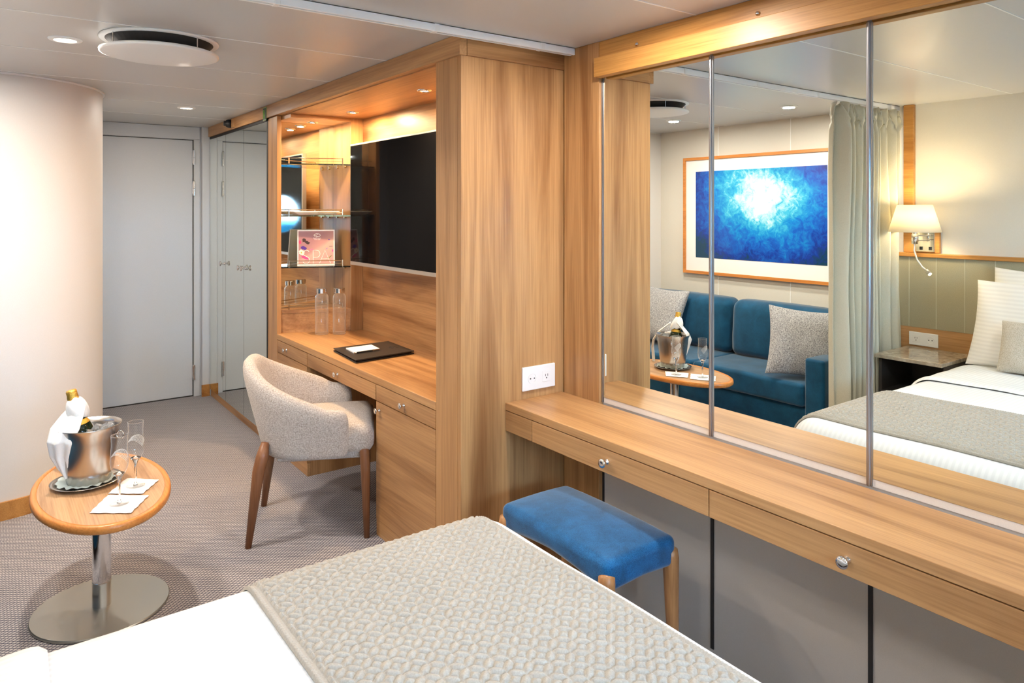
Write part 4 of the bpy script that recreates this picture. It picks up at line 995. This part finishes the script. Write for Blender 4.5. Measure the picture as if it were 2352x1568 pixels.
f_ = obj('round_socket', L([(0.021, 0.0), (0.021, 0.0095), (0.0185, 0.0095), (0.017, 0.0082), (0, 0.0082)], 28, (xx, 1.942, 0.672), mat=Matrix.Rotation(PI/2, 3, 'Y')), 'white_plastic', so)
obj('pin_holes', B(*[(xx+0.0083, xx+0.0092, 1.942+dy-0.003, 1.942+dy+0.003, 0.669, 0.675) for dy in (-0.0095, 0.0095)]), 'black', f_)
f_ = obj('square_socket', B((xx+0.008, xx+0.0095, 2.003, 2.045, 0.651, 0.693)), 'white_plastic', so, bevel=0.001)
obj('slot_holes', B((xx+0.0094, xx+0.0102, 2.017, 2.019, 0.672, 0.681), (xx+0.0094, xx+0.0102, 2.029, 2.031, 0.672, 0.681), (xx+0.0094, xx+0.0102, 2.022, 2.026, 0.660, 0.666)), 'black', f_)
# bedside wall lamp
wl_ = thing('wall_lamp', 'chrome bedside wall lamp with lit cream shade and flexible reading light', 'lamp', (XL+0.03, 1.99, 1.20))
obj('wall_plate', B((XL+0.022, XL+0.034, 1.925, 2.030, 1.200, 1.335)), 'chrome', wl_, bevel=0.003)
obj('switch', B((XL+0.034, XL+0.042, 1.940, 1.953, 1.212, 1.232), (XL+0.034, XL+0.042, 1.992, 2.005, 1.212, 1.232)), 'black', wl_, bevel=0.001)
LX, LY = XL+0.215, 1.955
bm = bmesh.new()
for z in (1.300, 1.272): tube(bm, [(XL+0.034, 1.95, z), (XL+0.10, 1.99, z), (LX, LY, z)], 0.0035, 8)
tube(bm, [(XL+0.10, 1.99, 1.262), (XL+0.10, 1.99, 1.31)], 0.006, 10)
obj('swing_arm', bm, 'chrome', wl_, smooth=True)
obj('lamp_holder', L([(0, 0), (0.017, 0), (0.017, 0.055), (0.012, 0.06), (0.022, 0.075), (0.022, 0.09), (0.016, 0.10), (0, 0.10)], 20, (LX, LY, 1.255)), 'chrome', wl_, smooth=True)
obj('lamp_shade', L([(0.138, 1.325), (0.092, 1.482)], 48, (LX, LY, 0)), 'shade', wl_, smooth=True, solid=0.0015)
obj('bulb', L([(0, 1.355), (0.014, 1.358), (0.026, 1.38), (0.03, 1.40), (0.024, 1.42), (0, 1.432)], 20, (LX, LY, 0)), em('lit bulb', (1, 0.80, 0.52, 1), 40), wl_, smooth=True)
pl = bpy.data.lights.new('bulb_light', 'POINT'); pl.energy = 9; pl.color = (1, 0.76, 0.46); pl.shadow_soft_size = 0.03
po_ = bpy.data.objects.new('bulb_light', pl); C.objects.link(po_); po_.parent = wl_; po_.location = Vector((LX, LY, 1.45))-Vector((XL+0.03, 1.99, 1.20))
gp = [(LX, LY, 1.258), (LX+0.005, LY, 1.215), (LX+0.015, LY-0.02, 1.165), (LX+0.03, LY-0.055, 1.125), (LX+0.04, LY-0.085, 1.105)]
rd = obj('gooseneck', T(gp, 0.0045, 10), 'white_metal', wl_, smooth=True)
hd = Vector((0.45, -0.7, -0.55)).normalized(); qh = hd.to_track_quat('Z', 'Y').to_matrix()
obj('reading_head', L([(0, -0.005), (0.010, -0.005), (0.012, 0.0), (0.012, 0.03), (0.010, 0.032)], 18, gp[-1], mat=qh), 'chrome', rd, smooth=True)
obj('reading_lens', L([(0, 0.030), (0.010, 0.030), (0.010, 0.0315), (0, 0.0315)], 16, gp[-1], mat=qh), 'led', rd)

# ------------------------------------------------------------------ sofa
sf = thing('sofa', 'teal blue velvet two-seat sofa under the picture, seen in the mirror', 'sofa', (-0.43, 3.15, 0))
SX0, SX1 = XL+0.03, -0.075
def puff(k=0.02, seed=0):
    def g(p, u):
        n_ = 0.004*noise.noise(Vector((p.x*9+seed, p.y*9, p.z*9)))
        z = p.z+n_+(k*(1-u.x**2)*(1-u.y**2) if u.z > 0 else 0)
        return Vector((p.x+n_, p.y, z))
    return g
def puffx(k=0.03, seed=0):
    def g(p, u):
        n_ = 0.006*noise.noise(Vector((p.x*8+seed, p.y*8, p.z*8)))
        return Vector((p.x+(k*(1-u.y**4)*(1-u.z**4) if u.x > 0 else 0)+n_-0.06*(p.z), p.y+n_, p.z+0.006*(1-u.y**2)*(u.z > 0)))
    return g
obj('base', rbox(((SX0+SX1)/2, 3.12, 0.165), ((SX1-SX0)/2-0.03, 0.86, 0.115), 0.02, 0.1, 3), 'velvet', sf, smooth=True)
for y in (2.775, 3.605):
    obj('seat_cushion', rbox(((SX0+SX1)/2+0.02, y, 0.35), ((SX1-SX0)/2-0.015, 0.413, 0.070), 0.025, 0.04, 4, fn=puff(0.012, y)), 'velvet', sf, smooth=True)
obj('back_frame', rbox((SX0+0.05, 3.18, 0.43), (0.05, 0.92, 0.34), 0.03, 0.1, 3), 'velvet', sf, smooth=True)
for y, z in ((2.765, 0.615), (3.605, 0.615)):
    obj('back_cushion', rbox((SX0+0.19, y, z), (0.085, 0.412, 0.198), 0.06, 0.035, 5, fn=puffx(0.03, y)), 'velvet', sf, smooth=True)
for y in (2.297, 4.035): obj('armrest', rbox(((SX0+SX1)/2, y, 0.315), ((SX1-SX0)/2, 0.062 if y < 3 else 0.055, 0.265), 0.018, 0.08, 3), 'velvet', sf, smooth=True)
for x in (SX0+0.08, SX1-0.08):
    for y in (2.25, 4.03): obj('leg', L([(0, 0), (0.018, 0), (0.022, 0.05), (0, 0.05)], 14, (x, y, 0)), 'black', sf)
put_pillow('sofa_cushion', 0.46, 0.44, 0.15, (-0.37, 3.74, 0.645), math.radians(-24), 0.10, 'cushion', 'grey flecked cushion at the bucket end of the sofa, seen behind the reflected glasses', 'grey sofa cushions', 3, pinch=0.09, wr=0.02)
put_pillow('sofa_cushion', 0.44, 0.44, 0.15, (-0.26, 2.47, 0.63), math.radians(-22), -0.72, 'cushion', 'grey flecked cushion leaning on the sofa arm beside the curtain', 'grey sofa cushions', 8, rx=0.10, pinch=0.09, wr=0.02)

# ------------------------------------------------------------------ picture
pt = thing('framed_picture', 'large abstract blue painting in white mount and thin oak frame above the sofa', 'picture', (XL+0.02, 3.16, 0.945))
y0, y1, z0, z1 = 2.49, 3.835, 0.945, 1.872; w = 0.022
obj('frame', B((XL+0.001, XL+0.032, y0, y1, z1-w, z1), (XL+0.001, XL+0.032, y0, y1, z0, z0+w), (XL+0.001, XL+0.032, y0, y0+w, z0+w, z1-w), (XL+0.001, XL+0.032, y1-w, y1, z0+w, z1-w)), 'edge', pt)
obj('mount', B((XL+0.002, XL+0.018, y0+w, y1-w, z0+w, z1-w)), 'paper', pt)
pr_ = obj('print', B((XL+0.018, XL+0.0195, 2.605, 3.715, 1.075, 1.758)), 'print', pt)
pr_.data.transform(Matrix.Translation((0, 0.555, 0.0)))      # object origin at the picture's lower corner
pr_.location = (0, -0.555, 0)
bpy.context.view_layer.update()

# ------------------------------------------------------------------ world: sky over sea, seen through the portholes
wld = bpy.data.worlds.new('World'); bpy.context.scene.world = wld; wld.use_nodes = True
nt = wld.node_tree; bg = nt.nodes['Background']
tc = nt.nodes.new('ShaderNodeTexCoord'); sp = nt.nodes.new('ShaderNodeSeparateXYZ'); nt.links.new(tc.outputs['Generated'], sp.inputs[0])
rp = nt.nodes.new('ShaderNodeValToRGB'); ad = nt.nodes.new('ShaderNodeMath'); ad.operation = 'ADD'; ad.inputs[1].default_value = 0.021; nt.links.new(sp.outputs[2], ad.inputs[0]); nt.links.new(ad.outputs[0], rp.inputs[0]); e = rp.color_ramp.elements
e[0].position = 0.0; e[0].color = (0.003, 0.075, 0.17, 1); e[1].position = 0.0015; e[1].color = (0.12, 0.46, 0.84, 1)
k = rp.color_ramp.elements.new(0.35); k.color = (0.35, 0.62, 0.95, 1)
ns_ = nt.nodes.new('ShaderNodeTexNoise'); ns_.inputs['Scale'].default_value = 7; ns_.inputs['Detail'].default_value = 5; nt.links.new(tc.outputs['Generated'], ns_.inputs['Vector'])
r2 = nt.nodes.new('ShaderNodeValToRGB'); nt.links.new(ns_.outputs['Fac'], r2.inputs[0]); r2.color_ramp.elements[0].position = 0.45; r2.color_ramp.elements[1].position = 0.7
gt = nt.nodes.new('ShaderNodeMath'); gt.operation = 'GREATER_THAN'; nt.links.new(sp.outputs[2], gt.inputs[0]); gt.inputs[1].default_value = -0.015
ml_ = nt.nodes.new('ShaderNodeMath'); ml_.operation = 'MULTIPLY'; nt.links.new(gt.outputs[0], ml_.inputs[0]); nt.links.new(r2.outputs['Color'], ml_.inputs[1])
mx_ = nt.nodes.new('ShaderNodeMix'); mx_.data_type = 'RGBA'; nt.links.new(ml_.outputs[0], mx_.inputs[0]); nt.links.new(rp.outputs['Color'], mx_.inputs[6]); mx_.inputs[7].default_value = (0.62, 0.80, 0.98, 1)
nt.links.new(mx_.outputs[2], bg.inputs['Color']); bg.inputs['Strength'].default_value = 45
for i, x in enumerate(WX):
    o = add_area('daylight_portal', (x, YB-0.03, 1.40), 1, 0.52, (1, 1, 1), rot=(-PI/2, 0, 0)); o.data.cycles.is_portal = True

# ------------------------------------------------------------------ camera
cam = bpy.data.cameras.new('camera'); co = bpy.data.objects.new('camera', cam); C.objects.link(co)
co.location = (0, 0, 1.455); co.rotation_euler = (PI/2, 0, -math.radians(36.3836))
cam.lens = 1633.45/2352*36; cam.sensor_width = 36; cam.shift_y = (481.4-784)/2352; cam.clip_start = 0.02
sc_ = bpy.context.scene; sc_.camera = co
sc_.view_settings.view_transform = 'Standard'; sc_.view_settings.look = 'None'; sc_.view_settings.gamma = 1.0
sc_.view_settings.use_curve_mapping = False; sc_.view_settings.exposure = 0.5
